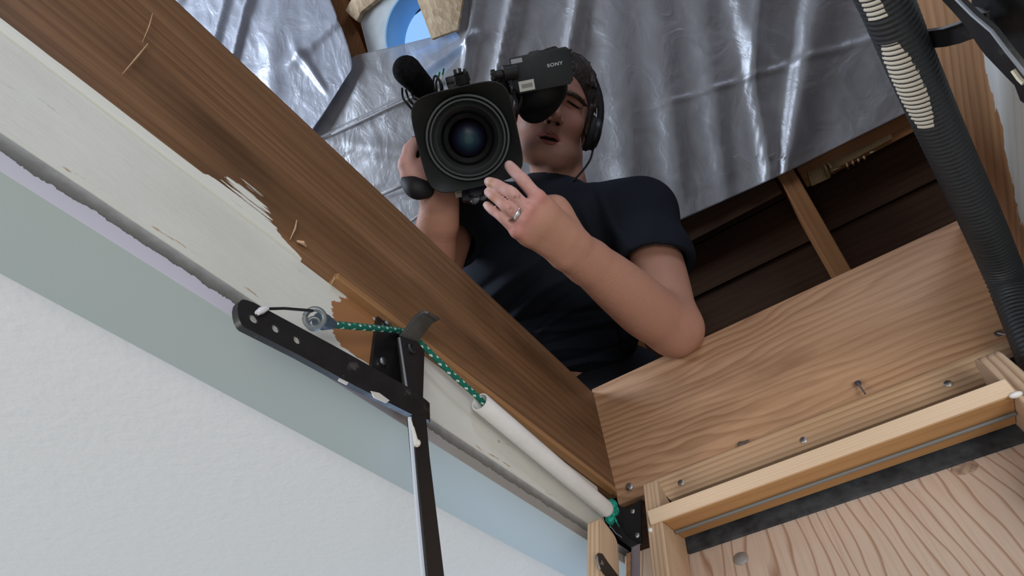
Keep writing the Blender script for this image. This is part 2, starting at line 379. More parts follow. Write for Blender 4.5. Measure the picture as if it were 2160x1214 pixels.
# hatch lining
hb = thing('hatch_board', (0, YL, 2.51), 'long dark brown board lining the hatch on the left, cream painted at its foot', 'board', 'hatch lining boards')
ang = math.atan2(.008, 1.1)
ax = np.array([math.cos(ang), -math.sin(ang), 0]); ay = np.array([math.sin(ang), math.cos(ang), 0])
c = np.array([.03, YL+.017, (2.5045+2.697)/2])
board('raw_board', c, (1.545, .036, 2.697-2.5045), M_left, hb, ax, ay, (0, 0, 1), .003, 2, label='raw stained wood above the paint')
board('painted_board', (.0, YL+.019, 2.4685), (1.5, .036, .074), M_cream, hb, bevel=.002, label='cream painted strip')
M_edge = wood('edge_grain', (.30, .155, .065), (.36, .19, .085), (.18, .08, .03), 60, .4, .4, .6, 3.3, 1, .05)
board('edge_strip', ((.23+.785)/2, YL-.0055, 2.5072), (.555, .013, .0075), M_edge, hb, ax, ay, (0, 0, 1), .0015, label='lighter bare lower edge')
for (p, q, r) in (((322, 28), (300, 90), .0005), ((312, 92), (258, 156), .0007), ((626, 464), (612, 505), .0009), ((706, 578), (698, 600), .0007), ((626, 508), (646, 520), .0020)):
    a = onY(*p, YL-.004); b = onY(*q, YL-.005)
    MB().tube([a, (a+b)/2+np.array([0, -.002, 0]), b], [r*.5, r, r*.3], 6).build('splinter', M_pale, hb, label='pale splinter')
fb = thing('hatch_board', (XH, 0, 2.49), 'broad light fir plywood board at the hinge end, under the elbow', 'board', 'hatch lining boards')
yc = (YL-.004+YR)/2; ww = YL-.004-YR
board('plywood_face', (XH+.018, yc, (2.4925+2.704)/2), (ww, .036, 2.704-2.4925), M_hinge, fb, (0, 1, 0), (-1, 0, 0), (0, 0, 1), .003, 2)
board('header', (XH+.030, yc, 2.4495), (ww, .036, .082), M_dark, fb, (0, 1, 0), (-1, 0, 0), (0, 0, 1), .002, label='lower header coloured dark as the gap')  # dark colour stands for the shaded gap above the tread
led = thing('ledger_strip', (XH-.006, .03, 2.48), 'pale screwed wooden strip along the foot of the light plywood board', 'strip')
l = MB().prism([(XH, .246, 2.503), (XH, .227, 2.468), (XH, -.235, 2.467), (XH, -.235, 2.506)], (-.012, 0, 0))
M_led = wood('ledger_pine', (.55, .37, .225), (.62, .44, .29), (.33, .18, .085), 130, .85, .25, .6, 12.5, 1.4, .05)
Ml = frame((XH-.006, 0, 2.483), (0, 1, 0), (-1, 0, 0), (0, 0, 1)); l.build('strip', M_led, led, M=Ml, bevel=.0015)
for p in ((1437, 1018), (1695, 928), (2000, 809)):
    c = onX(*p, XH-.0125); MB().lathe(c, (-1, 0, 0), [(0, .0042), (.0012, .0042), (.0018, .003), (.002, .0003)], 14).build('screw_head', M_steel, led, label='zinc screw head')
for p, q, r in (((1562, 936), (1580, 928), .0028), ((1810, 808), (1825, 830), .002), ((2106, 703), (2140, 709), .002)):
    a = onX(*p, XH-.006); b = onX(*q, XH-.012)
    n = MB().tube([onX(*p, XH+.004), a, b], [r*.8, r*.8, r*.6], 8); n.lathe(a, (-1, 0, .2), [(-.001, .001), (-.001, .0042), (.001, .0042), (.001, .0003)], 12)
    n.build('bent_nail', M_steel, fb, label='bent nail')
MB().lathe(onX(1329, 1027, XH), (-1, 0, 0), [(0, .006), (.003, .006), (.005, .004), (.0055, .0003)], 12).build('screw_head', M_steel, fb)
XTOP = .60
rb = thing('hatch_board', (.3, YR, 2.45), 'brown grained board with ragged white paint behind the black hose', 'board', 'hatch lining boards')
b = MB(); b.prism([(x, YR, z) for x, z in ((-.72, 2.4305), (.84, 2.4305), (.84, 2.700), (XTOP, 2.700), (XTOP-.06, 2.795), (-.72, 2.795))], (0, -.036, 0))
b.build('grain_face', M_right, rb, M=Matrix.Translation((.06, YR-.018, 2.60)), bevel=.002)
nb = thing('hatch_board', (-.74, 0, 2.5), 'brown board closing the near end of the hatch above the camera', 'board', 'hatch lining boards')
board('grain_face', (-.755, yc, 2.565), (ww, .03, .27), M_frame, nb, (0, 1, 0), (-1, 0, 0), (0, 0, 1), .003, 2)

# ------------------------------------------------------------------ attic floor and roof
fl = thing('floor', (0, 0, 2.66), None, None, None, 'structure')
for a, b in (((XH+.05, -2.0, 2.60), (2.0, 2.6, 2.64)), ((-2.2, YL+.04, 2.60), (XH+.05, 2.6, 2.64)), ((-2.2, -2.0, 2.60), (XH+.05, YR-.04, 2.64))):
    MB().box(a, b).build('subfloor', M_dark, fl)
rf = thing('roof', (1.2, 0, 3.4), None, None, None, 'structure')
SL = np.array([-1, 0, 1])/math.sqrt(2)                      # up the slope
def rp(y, s, off):                                          # s = distance up the slope from x = 1.0
    return np.array([1.0, y, RZ-1.0])+SL*s+RN*off
proto = None; k = 0
for i in range(-10, 17):
    s = i*.142
    j = rng.uniform(-.006, .006)
    M = frame(rp(.4, s, -.115+j), (0, 1, 0), SL, np.cross((0, 1, 0), SL))
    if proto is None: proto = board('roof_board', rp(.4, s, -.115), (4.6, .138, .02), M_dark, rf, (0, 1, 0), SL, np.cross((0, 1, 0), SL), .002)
    else: dup(proto, rf, M)
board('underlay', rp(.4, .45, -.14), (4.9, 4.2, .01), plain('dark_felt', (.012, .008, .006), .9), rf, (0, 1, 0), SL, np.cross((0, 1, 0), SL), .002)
proto = None
for k, y in enumerate((-.824, -.224, .376, .976, 1.576, 2.176)):
    M = frame(rp(y, .45, -.055), SL, (0, 1, 0), np.cross(SL, (0, 1, 0)))
    if proto is None: proto = board('rafter', rp(y, .45, -.055), (3.9, .042, .095), M_rafter, rf, SL, (0, 1, 0), np.cross(SL, (0, 1, 0)), .002)
    else: dup(proto, rf, M)
# blocking boards just under the foot of the sheet
for (x0, y0, x1, y1, ya, yb) in ((1440, 517, 1660, 405, -.195, .35), (1712, 380, 1930, 288, -.79, -.255)):
    p = (onR(x0, y0, -.03)+onR(x1, y1, -.03))/2; s = float(np.dot(p-np.array([1., 0, RZ-1.]), SL))
    board('blocking', rp((ya+yb)/2, s+.05, -.045), (yb-ya, .10, .03), M_rafter if x0 > 1500 else M_dark, rf, (0, 1, 0), SL, np.cross((0, 1, 0), SL), .002)
# shell of the attic: far slope, solid gables without a window
for nm, vs in (('wall_back', [(-.55, -2.0, 5.2), (-.55, 2.75, 5.2), (-3.0, 2.75, 2.6), (-3.0, -2.0, 2.6)]),):
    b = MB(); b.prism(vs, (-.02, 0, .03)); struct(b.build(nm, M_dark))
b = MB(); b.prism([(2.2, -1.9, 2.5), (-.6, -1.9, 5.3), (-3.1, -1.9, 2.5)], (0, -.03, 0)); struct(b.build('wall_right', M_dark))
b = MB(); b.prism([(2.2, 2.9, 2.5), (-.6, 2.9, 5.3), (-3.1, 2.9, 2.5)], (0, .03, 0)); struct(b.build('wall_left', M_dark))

# ------------------------------------------------------------------ plastic sheeting on the rafters
from mathutils import noise as mnoise
from mathutils.geometry import tessellate_polygon
def to_ys(p): return np.array([p[1], float(np.dot(p-np.array([1., 0, RZ-1.]), SL))])
def sheet(name, cols, nu, nv, off, pleats, mat, label, und, crink, seed, thick=.0012):
    """cols: list of (top, bottom) or (top, mid, bottom) pixel points on the roof plane"""
    C3 = []
    for c in cols:
        a, b = to_ys(onR(*c[0])), to_ys(onR(*c[-1])); mid = to_ys(onR(*c[1])) if len(c) == 3 else (a+b)/2
        C3.append((a, mid, b))
    PL = [(to_ys(onR(*a)), to_ys(onR(*b)), amp, wd) for (a, b, amp, wd) in pleats]
    vs = []; n = len(C3)-1
    for j in range(nv+1):
        t = j/nv
        for i in range(nu+1):
            u = i/nu*n; k = min(int(u), n-1); fr = u-k
            q = [(1-fr)*C3[k][m]+fr*C3[k+1][m] for m in range(3)]
            y, s = (q[0]*(2*t-1)*(t-1)+q[1]*4*t*(1-t)+q[2]*t*(2*t-1))
            d = und*mnoise.noise(Vector((y*2.2+seed, s*1.3, seed)))+und*.25*mnoise.noise(Vector((y*6+seed, s*1.7, 3)))
            d += crink*mnoise.ridged_multi_fractal(Vector((y*5+seed, s*3.2, seed)), .9, 2.1, 4, .9, 1.8)*.35
            for (a, b, amp, wd) in PL:
                L = b-a; tt = float(np.dot(np.array([y, s])-a, L)/np.dot(L, L)); dd = float((y-a[0])*L[1]-(s-a[1])*L[0])/np.linalg.norm(L)
                f = 1. if 0 <= tt <= 1 else math.exp(-((tt if tt < 0 else tt-1)*3)**2)
                ww_ = wd*(1.25-.5*min(max(tt, 0), 1)); x = dd/ww_
                d += amp*f*(math.exp(-x*x))
            vs.append(rp(y, s, off+.5*(d+math.sqrt(d*d+2.5e-5))-.003))
    fs = []; W = nu+1
    for j in range(nv):
        for i in range(nu): fs.append((j*W+i, j*W+i+1, (j+1)*W+i+1, (j+1)*W+i))
    o = MB().add(vs, fs).build(name, mat, ang=180)
    so = o.modifiers.new('thickness', 'SOLIDIFY'); so.thickness = thick
    return tag(o, label, 'sheet')
colsB = [((300, 330), (620, 700)), ((600, 190), (760, 660)), ((757, 118), (850, 640)), ((835, 99), (930, 620)), ((915, 78), (1000, 610)),
         ((943, 61), (1040, 600)), ((952, 0), (1060, 595)), ((975, -80), (1100, 585)), ((1200, -120), (1240, 560)), ((1420, -160), (1400, 480)),
         ((1700, -150), (1640, 373)), ((1850, -150), (1780, 303)), ((1960, -150), (1921, 233)), ((2080, -150), (2060, 165))]
plB = [((1098, -60), (1058, 130), .030, .020), ((1010, -40), (985, 150), .022, .018), ((1050, -20), (1030, 130), -.014, .02), ((1232, -60), (1204, 110), .032, .022),
       ((1170, 0), (1150, 200), -.012, .03), ((1602, -100), (1597, 95), .035, .024), ((1742, -100), (1652, 345), .030, .050), ((1690, -100), (1640, 330), -.02, .02),
       ((1560, 0), (1618, 340), .020, .018), ((1380, -60), (1425, 330), .018, .045), ((1300, 0), (1330, 420), .020, .06), ((1480, 0), (1520, 330), .014, .03),
       ((900, 150), (985, 90), .015, .018), ((885, 197), (680, 292), .016, .007), ((690, 300), (900, 330), .01, .03), ((1910, 60), (1500, 190), .004, .01)]
sheetB = sheet('plastic_sheet', colsB, 300, 150, .0, plB, M_sheet, 'large clear wrinkled plastic sheet stapled on the rafters behind the person', .020, .012, 3.)
colsA = [((150, -120), (420, 330)), ((330, -120), (500, 330)), ((480, -110), (580, 320)), ((600, -100), (660, 300)), ((672, -80), (738, 78), (754, 152))]
plA = [((520, -60), (480, 110), .02, .014), ((560, -40), (520, 130), .02, .012), ((420, -30), (395, 40), .02, .02), ((640, 130), (720, 60), .012, .02), ((650, 120), (690, 180), .014, .014), ((600, 60), (590, 220), .01, .04)]
sheetA = sheet('plastic_sheet', colsA, 150, 90, .035, plA, M_sheet2, 'milky bluish plastic sheet hanging at upper left beside the round blue collar', .022, .014, 9.)
# folded hems, the last a seam highlight painted whitish, and staples
M_hem = plain('white_hem_fold', (.72, .73, .76), .3, 0, .6, .1, 40)
for a, b, r in (((800, 412), (862, 386), .007), ((862, 470), (905, 440), .006), ((700, 284), (884, 198), .0045)):
    p = [onR(*a, .02), (onR(*a, .03)+onR(*b, .03))/2, onR(*b, .02)]
    o = MB().tube(spline(p, 4), r, 8, True, .4).build('folded_hem', M_hem, sheetB, label='folded whitish hem'); 
for p in ((1554, 328), (1629, 325), (1645, 334)):
    c = onR(*p, .03); MB().obox(c, (0, 1, 0), SL, RN, .008, .0015, .0015).build('staple', M_steel, sheetB)

# ------------------------------------------------------------------ vent panel, blue collar, boards at the gap
def plate(name, outer, holes, d, mat, parent=None, **kw):
    """flat plate: outer + hole outlines (3-D, coplanar), pushed along d"""
    loops = [[np.asarray(p, float) for p in outer]]+[[np.asarray(p, float) for p in h] for h in holes]
    allp = [p for l in loops for p in l]; n = len(allp); d = np.asarray(d, float)
    tri = tessellate_polygon([[Vector(p) for p in l] for l in loops]); fs = []
    for t in tri:
        a, b, c = (allp[i] for i in t)
        t = t if np.dot(np.cross(b-a, c-a), d) < 0 else t[::-1]
        fs.append(tuple(t)); fs.append(tuple(n+i for i in t[::-1]))
    k = 0
    for l in loops:
        m_ = len(l)
        for i in range(m_): fs.append((k+i, k+(i+1) % m_, n+k+(i+1) % m_, n+k+i))
        k += m_
    mb = MB().add(allp+[p+d for p in allp], fs)
    o = mb.build(name, mat, parent, **kw)
    b = bmesh.new(); b.from_mesh(o.data); bmesh.ops.recalc_face_normals(b, faces=b.faces); b.to_mesh(o.data); b.free()
    o.data.set_sharp_from_angle(angle=math.radians(35)); return o
M_panel = plain('pale_vent_panel', (.66, .71, .71), .6, 0, .3, .08, 18)
M_blue = plain('blue_plastic', (.24, .52, .80), .35, 0, .5)
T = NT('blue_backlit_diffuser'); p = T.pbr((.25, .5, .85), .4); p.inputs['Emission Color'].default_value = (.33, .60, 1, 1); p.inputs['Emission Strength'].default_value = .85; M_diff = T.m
def osb_mat():
    T = NT('chipboard'); v = T.n('ShaderNodeTexVoronoi'); T.l(T.co(scale=(1, 2.2, 1.3), rot=(.4, .3, .6)), v.inputs['Vector']); v.inputs['Scale'].default_value = 42
    c = T.mix(T.ramp(sep(T, v.outputs['Color'])[0], [(.1, 0), (.9, 1)]), (.74, .58, .38), (.56, .40, .24))
    T.pbr(c, .7, T.bump(v.outputs['Distance'], .4, .003), .3); return T.m
M_osb = osb_mat()
vo = -.012
vent = thing('vent_panel', onR(790, 60, vo), 'pale panel with a big round hole, seen through the gap in the plastic', 'panel')
cc = onR(901, 69, vo); rr = np.linalg.norm(onR(814, 72, vo)-cc)
a1 = np.array([0, 1., 0]); circ = [cc+rr*1.0*(a1*math.cos(t)+SL*math.sin(t)) for t in np.linspace(0, 2*math.pi, 48, endpoint=False)]
plate('panel', [onR(*q, vo) for q in ((756, 30), (775, 105), (790, 180), (1040, 150), (1000, -120), (880, -120), (800, -4))], [circ], -RN*.012, M_panel, vent)
col = thing('blue_collar', cc, 'blue round plastic collar with a pale blue disc, set in the pale panel', 'collar')
MB().lathe(cc+RN*.004, -RN, [(0, rr*1.0), (-.004, rr*.99), (-.004, rr*.955), (.0, rr*.945), (.10, rr*.86), (.11, rr*.86), (.11, rr*.985), (.002, rr*.998)], 48).build('tube', M_blue, col)
MB().lathe(cc-RN*.09, -RN, [(0, .0005), (.0, rr*.868), (.004, rr*.868), (.004, .0005)], 48).build('diffuser_disc', M_diff, col, label='pale blue disc')
b = MB(); ax_ = nrm(onR(905, 50, -.08)-onR(855, 72, -.08)); b.obox(cc-RN*.084, ax_, np.cross(RN, ax_), RN, rr*.8, .004, .003); b.build('disc_highlight', M_diff, col)  # raised bar standing for the highlight line across the disc
o = MB().prism([onR(*q, .03) for q in ((874, -60), (880, 0), (910, 82), (965, 62), (985, -60))], -RN*.014).build('chipboard_offcut', M_osb, bevel=.001); tag(o, 'tan chipboard offcut covering the right side of the blue collar', 'board')
o = MB().prism([onR(*q, .01) for q in ((728, 22), (745, -8), (760, -40), (830, -60), (800, -6), (762, 24), (752, 44), (742, 36))], -RN*.02).build('chipboard_scrap', M_osb, bevel=.001); tag(o, 'splintered chipboard scrap at the corner of the pale panel', 'board')
o = MB().prism([onR(*q, -.02) for q in ((700, -40), (730, 16), (782, 130), (742, 150), (668, -40))], -RN*.06).build('brace', M_rafter, bevel=.002); tag(o, 'reddish brown brace left of the pale vent panel', 'beam')
# lath with frayed ends under the foot of the sheet
M_lath = wood('frayed_lath', (.22, .14, .06), (.30, .19, .085), (.12, .07, .03), 120, .5, .4, .7, 3.5, 2, .1)
lt = thing('frayed_lath', onR(1720, 370, -.03), 'frayed yellowish lath lying under the lower edge of the plastic', 'lath')
MB().prism([onR(*q, -.02) for q in ((1702, 362), (1742, 345), (1752, 375), (1712, 393))], -RN*.02).build('block', M_lath, lt, bevel=.002)
MB().prism([onR(*q, -.022) for q in ((1745, 342), (1880, 282), (1884, 292), (1752, 362))], -RN*.012).build('strip', M_lath, lt, bevel=.001)
for i, (p, q) in enumerate((((1737, 345), (1752, 372)), ((1746, 342), (1762, 366)), ((1752, 362), (1776, 352)), ((1786, 345), (1790, 356)), ((1798, 340), (1802, 350)), ((1810, 335), (1813, 344)), ((1822, 330), (1826, 338)), ((1836, 322), (1848, 318)))):
    MB().tube([onR(*p, -.018), (onR(*p, -.012)+onR(*q, -.012))/2, onR(*q, -.02)], [.003, .0026, .0012], 6).build('sliver', M_lath, lt)

# ------------------------------------------------------------------ left power arm, bracket, rope, pipe
def onYs(pts, Y): return [onY(x, y, Y) for x, y in pts]
def ring_pts(c, r, ax, ay, n=18): return [c+r*(ax*math.cos(2*math.pi*k/n)+ay*math.sin(2*math.pi*k/n)) for k in range(n)]
EX, EY, EZ = np.eye(3)
br = thing('hinge_bracket', onY(850, 860, .30), 'black steel bracket with a bent stop tab on the left hatch board', 'bracket')
o = plate('back_plate', onYs([(799, 653), (838, 675), (848, 705), (864, 842), (850, 852), (784, 772)], YL-.003), [ring_pts(onY(807, 762, YL-.003), .0001, EX, EZ, 4)][:0], (0, .0035, 0), M_blk, br)
plate('flange', onYs([(843, 709), (880, 718), (896, 739), (893, 838), (907, 849), (908, 890), (874, 876), (857, 819)], .286), [], (0, .004, 0), M_blk, br, bevel=.0008)
a, b_, = onY(843, 709, .288), onY(857, 819, .288)
plate('web', [onY(843, 709, .287), onY(857, 819, .287), onY(850, 845, YL-.001), onY(838, 690, YL-.001)], [], (.003, 0, 0), M_blk, br)
MB().tube([onY(842, 712, .2845), onY(858, 818, .2845)], .0011, 8).build('pale_edge', M_pale_edge, br, label='pale flange edge')  # paler line along the flange edge
sec = [(843, 708, .290), (858, 690, .284), (876, 666, .277), (893, 656, .271), (903, 659, .268)]
lo = []
for i, (x, y, Y) in enumerate(sec):
    p = onY(x, y, Y); q = onY(x+34-12*max(0, i-3), y+15, Y+.002); n_ = nrm(np.cross(q-p, (onY(*sec[min(i+1, 4)][:2], sec[min(i+1, 4)][2])-onY(*sec[max(i-1, 0)][:2], sec[max(i-1, 0)][2]))))
    lo.append([p-n_*.0014, q-n_*.0014, q+n_*.0014, p+n_*.0014])
MB().loft(lo).build('stop_tab', plain('grey_black_steel', (.045, .047, .046), .42, 0, .5, .3, 50), br, bevel=.0006, label='bent dark grey tab')
for p, Y in (((807, 762), YL-.004), ((817, 680), YL-.004)):
    MB().lathe(onY(*p, Y), (0, -1, 0), [(0, .0042), (.0015, .0042), (.0024, .003), (.0026, .0003)], 14).build('bolt', M_steel, br, label='zinc bolt head')
MB().lathe(onY(866, 735, .286), (0, -1, 0), [(0, .0058), (.002, .0058), (.0032, .0042), (.0032, .003), (.001, .0025), (.001, .0003)], 18).build('rivet', M_blk, br)
MB().lathe(onY(888, 863, .286), (0, -1, 0), [(0, .0070), (.004, .0066), (.006, .004), (.0062, .0003)], 18).build('pivot', M_blk, br)
M_chip = plain('white_chip', (.62, .60, .56), .6)
arm = thing('power_arm', onY(890, 865, .278), 'flat black steel arm with three holes reaching left from the bracket', 'arm')
outl = [(502, 662), (501, 650), (503, 640), (507, 634), (512, 631), (520, 632), (536, 638), (700, 726), (874, 823), (903, 846), (907, 886), (874, 876), (747, 812), (628, 747), (516, 690), (510, 684), (505, 674)]
hl = [ring_pts(onY(x, y, .280), .0033 if i else .0036, EX, EZ, 16) for i, (x, y) in enumerate(((536, 671), (582, 692), (627, 716)))]
plate('bar', onYs(outl, .280), hl, (0, .0055, 0), M_blk, arm)
M_plug = plain('pale_hole_disc', (.42, .41, .38), .6, 0, .3, .3, 300)  # for pale discs added to lighten the holes
for i, (x, y) in enumerate(((536, 671), (582, 692), (627, 716))): MB().lathe(onY(x, y, .280)+np.array([0, .0022, 0]), (0, -1, 0), [(0, .0035), (.0004, .0035), (.0005, .0003)], 16).build('hole_disc', M_plug, arm, label='pale disc added inside the hole')
MB().tube(onYs([(512, 688), (628, 748.5), (747, 813.5), (874, 877)], .2815), .0007, 6).build('pale_edge', M_pale_edge, arm, label='lower edge painted as lit')  # blue-lit lower edge painted as a pale line
for i, q in enumerate((((716, 797), (735, 806), (732, 811), (714, 802)), ((782, 824), (800, 828), (822, 844), (815, 849), (790, 838)))):
    plate('paint_chip', onYs(q, .2795), [], (0, .0008, 0), M_chip, arm, label='white paint chip')
low = thing('strut_arm', onY(895, 1214, .275), 'long flat black steel arm hanging straight down from the bracket to the ladder', 'arm')
plate('bar', onYs([(869, 874), (899, 880), (906, 960), (937, 1214), (950, 1330), (914, 1330), (903, 1214)], .270), [], (0, .0055, 0), M_blk, low)
MB().tube(onYs([(864, 880), (879, 1060), (893, 1214), (904, 1330)], .2690), .0016, 6).build('pale_edge', plain('bluish_lit_edge', (.50, .55, .63), .4, .1), low, label='edge painted as lit bluish')  # light on the side face painted as a bluish strip
ms = MB(); ms.tube(onYs([(864, 884), (868, 905), (873, 928), (876, 940)], .269), [.0014, .0022, .0030, .0020], 8); ms.ball(onY(879, 934, .269), .0032); ms.tube(onYs([(871, 900), (876, 925), (880, 932)], .268), [.001, .0018, .0015], 8)
ms.build('caulk_drip', plain('white_caulk', (.70, .68, .62), .6), low, label='white dried caulk drip')
# ring, wire and rope
rg = thing('pulley_ring', onY(664, 671, .285), 'small steel eye ring tied between the arm and the green rope', 'ring')
c = onY(664, 671, .283); rq = np.linalg.norm(onY(664, 655, .283)-c); vdir = nrm(CAM-c); ax1 = nrm(np.cross(vdir, EZ)); ay1 = np.cross(ax1, vdir)
MB().tube(ring_pts(c, rq, ax1, ay1, 24)+[c+rq*ax1], .0021, 8, False).build('eye', plain('grey_ring', (.15, .17, .18), .45, .4), rg)
MB().tube(ring_pts(c+np.array([.003, .004, -.001]), rq*.62, ax1, ay1, 24)+[c+np.array([.003, .004, -.001])+rq*.62*ax1], .0016, 8, False).build('inner_loop', bpy.data.materials['grey_ring'], rg)
MB().tube([onY(672, 672, .288), onY(684, 679, .289), onY(704, 685, .29)], [.0066, .0068, .0035], 12).build('thimble', plain('blue_grey_thimble', (.05, .09, .13), .45), rg, label='blue grey rope thimble')
MB().tube(onYs([(540, 668), (546, 656), (560, 651), (600, 650), (659, 655)], .279), [.0012, .0012, .0011, .0011, .0012], 8).build('wire', M_blk, rg)
MB().tube(onYs([(542, 660), (552, 654), (565, 650)], .2775), [.0018, .0026, .0012], 8).build('tape', plain('white_tape', (.75, .76, .80), .4), rg, label='white tape end')
pipe0, pipe1 = onY(1012, 847, .296), onY(1281, 1075, .293); pd = nrm(pipe1-pipe0)
rope = thing('rope', onY(705, 685, .291), 'green white-flecked rope running from the ring into the white pipe', 'rope')
path = [onY(702, 684, .290), onY(760, 689, .291), onY(842, 697, .297), onY(866, 708, .3005), onY(890, 727, .2985), onY(950, 785, .297), onY(1006, 835, .296), pipe0+pd*.02]
P = spline(path, 14); MB().tube(P, [.0031+.00022*math.sin(i*2.1) for i in range(len(P))], 12).build('cord', M_rope, rope)
kn = MB(); kc = pipe1+pd*.008
for dv, r in (((.0, 0, 0), .0085), ((.003, -.003, .010), .0085), ((.003, .003, -.007), .007), ((.006, -.004, .003), .007)): kn.ball(kc+np.array(dv), r, n=12, m=8)
kn.build('knot', plain('green_rope_knot', (.008, .24, .17), .7, 0, .3, .6, 180, .5), rope, label='green frayed knot at the lower end')
for i in range(7):
    d = nrm(pd+rng.normal(0, .5, 3)); MB().tube([kc+d*.003, kc+d*.010+np.array([0, 0, -.002]), kc+d*.016+np.array([0, 0, -.006])], [.0012, .001, .0005], 5).build('strand', bpy.data.materials['green_rope_knot'], rope)
pv = thing('pvc_pipe', pipe0, 'white plastic pipe lying along the left hatch board', 'pipe')
Lp = float(np.linalg.norm(pipe1-pipe0)); R_ = .0108
MB().lathe(pipe0, pd, [(.02, R_*.80), (0, R_*.84), (0, R_*.98), (.0008, R_), (Lp-.006, R_), (Lp-.001, R_*.93), (Lp, R_*.85), (Lp, R_*.7), (.02, R_*.80)], 32).build('tube', M_pvc, pv)

# ------------------------------------------------------------------ pull-down ladder and hatch door
LD = nrm([-.374, 0, -.927]); LN = nrm([-.927, 0, .374]); LO = np.array([.730, 0, 2.474])   # down the ladder, toward the climber
lad = thing('attic_ladder', LO+LD*1.2+np.array([0, .03, 0]), 'wooden pull-down attic ladder with a pale top tread and striped side rails', 'ladder')
def stringer(name, y0, y1, mat, length=1.25, depth=.070, top=.0, round_=.012, n0=0.):
    b = MB(); pr = []
    for k in range(7):
        t = math.pi/2*k/6; pr.append((top+round_*(1-math.sin(t)), n0-round_*(1-math.cos(t))))
    pr = [(top+length, n0)]+[(top+round_*(1-math.sin(t)), n0-round_*(1-math.cos(t))) for t in np.linspace(0, math.pi/2, 7)]+[(top+.02, n0-depth), (top+length, n0-depth)]
    b.prism([LO+LD*d+LN*n+np.array([0, y0, 0]) for d, n in pr], (0, y1-y0, 0))
    M = frame(LO+LD*.4+np.array([0, (y0+y1)/2, 0]), LD, EY, np.cross(LD, EY)); return b.build(name, mat, lad, M=M, bevel=.0012, seg=1)
stringer('side_rail', .2195, .2395, M_string, round_=.004)
stringer('side_rail', -.1935, -.1700, M_string2, round_=.018, top=-.004)
M_rod = plain('dull_rod', (.17, .17, .165), .6, .2, .3)
def tread(z, parts=True):
    x0 = LO[0]+LD[0]*((z-LO[2])/LD[2])-.0065; y0, y1 = -.172, .2335
    xb = x0+.068
    board('tread', ((x0+xb)/2, (-.170+.2195)/2, z-.0085), (.3895, xb-x0, .017), M_tread2, lad, EY, -EX, EZ, .0015)
    board('tread_nosing', (x0-.0022, (y0+y1)/2, z-.0085), (y1-y0, .0045, .0175), M_tread, lad, EY, -EX, EZ, .0008, label='pale fresh cut front edge of the tread')
    MB().tube([(x0+.036, -.168, z-.0195), (x0+.036, .2175, z-.0195)], .0022, 10).build('tie_rod', M_rod, lad, label='grey steel rod under the tread')
tread(2.4225); tread(2.165); tread(1.91)
# hatch door behind the ladder
door = thing('hatch_door', LO+LD*.6-LN*.09, 'hinged hatch door of pale plywood with wild dark grain behind the ladder', 'door')
MD = frame(LO+LD*.605-LN*.0795+np.array([0, .02, 0]), -EY, -LD, LN)
b = MB(); b.box((-.29, -.57, -.007), (.29, .57, .007)); b.build('plywood_panel', M_ply, door, M=MD, bevel=.0012, world=False)
b = MB(); b.box((-.198, .538, .0072), (.200, .566, .0115)); b.build('dark_strip', M_char, door, M=MD, bevel=.001, world=False, label='charcoal metal strip along the top of the door')
def on_ladder(x, y, n): # point on the plane behind the treads
    r = ray(x, y); o = LO+LN*n-CAM; return CAM+r*(np.dot(o, LN)/np.dot(r, LN))
for x, y, r in ((1563, 1178, .0088),):
    MB().lathe(on_ladder(x, y, -.0725), LN, [(0, r), (.001, r), (.003, r*.7), (.0036, .0004)], 20).build('carriage_bolt', plain('dull_bolt', (.33, .32, .31), .5, .4), door, label='round zinc bolt head')
kc = on_ladder(2034, 985, -.0725)
MB().ball(kc, .013, .010, .0012, EY, LD, LN, 20, 8).build('knot', plain('grey_plywood_knot', (.34, .24, .18), .7, 0, .3, .3, 160, .3), door, label='oval knot in the plywood')
# metal parts at the ladder head
hp = thing('ladder_hinge', onX(1320, 1100, .785), 'black steel ladder hinge in the corner below the white pipe', 'hinge')
plate('plate', [onX(x, y, .786) for x, y in ((1296, 1062), (1322, 1072), (1352, 1052), (1352, 1146), (1332, 1150), (1300, 1122), (1280, 1096))], [], (.004, 0, 0), M_blk, hp)
plate('curved_arm', [onX(x, y, .778) for x, y in ((1276, 1078), (1292, 1082), (1306, 1104), (1322, 1130), (1345, 1146), (1332, 1156), (1306, 1136), (1286, 1110))], [], (.003, 0, 0), M_blk, hp)
MB().tube([onX(x, y, .7765) for x, y in ((1288, 1110), (1299, 1124), (1312, 1133))], .0009, 6).build('pale_edge', M_pale_edge, hp)
for x, y in ((1334, 1078), (1344, 1128)): MB().lathe(onX(x, y, .786), (-1, 0, 0), [(0, .0036), (.001, .0036), (.0018, .0022), (.002, .0003)], 12).build('rivet', M_steel, hp)
hp2 = thing('ladder_hinge', onX(2140, 800, .785), 'black steel hinge plate at the right edge beside the striped rail', 'hinge')
plate('plate', [onX(x, y, .781) for x, y in ((2095, 770), (2230, 712), (2260, 880), (2160, 905))], [], (.004, 0, 0), M_blk, hp2)
for x, y in ((2118, 777), (2132, 778)): MB().lathe(onX(x, y, .781), (-1, 0, 0), [(0, .0030), (.001, .0030), (.0018, .0018), (.002, .0003)], 12).build('rivet', M_pale_edge, hp2)
M_purp = plain('grey_violet_plate', (.22, .21, .26), .45, .4)
plate('wing_plate', [onY(x, y, .245) for x, y in ((1337, 1152), (1350, 1146), (1350, 1260), (1337, 1260))], [], (0, .003, 0), M_purp, lad)
plate('filler_strip', [onY(x, y, .249) for x, y in ((1328, 1165), (1338, 1160), (1338, 1260), (1328, 1260))], [], (0, .004, 0), M_frame, lad)
M_drop = plain('white_paint_drop', (.75, .74, .72), .5)
MB().ball(on_ladder(1372, 1117, .002), .0028).build('paint_drop', M_drop, lad, label='white paint drop')
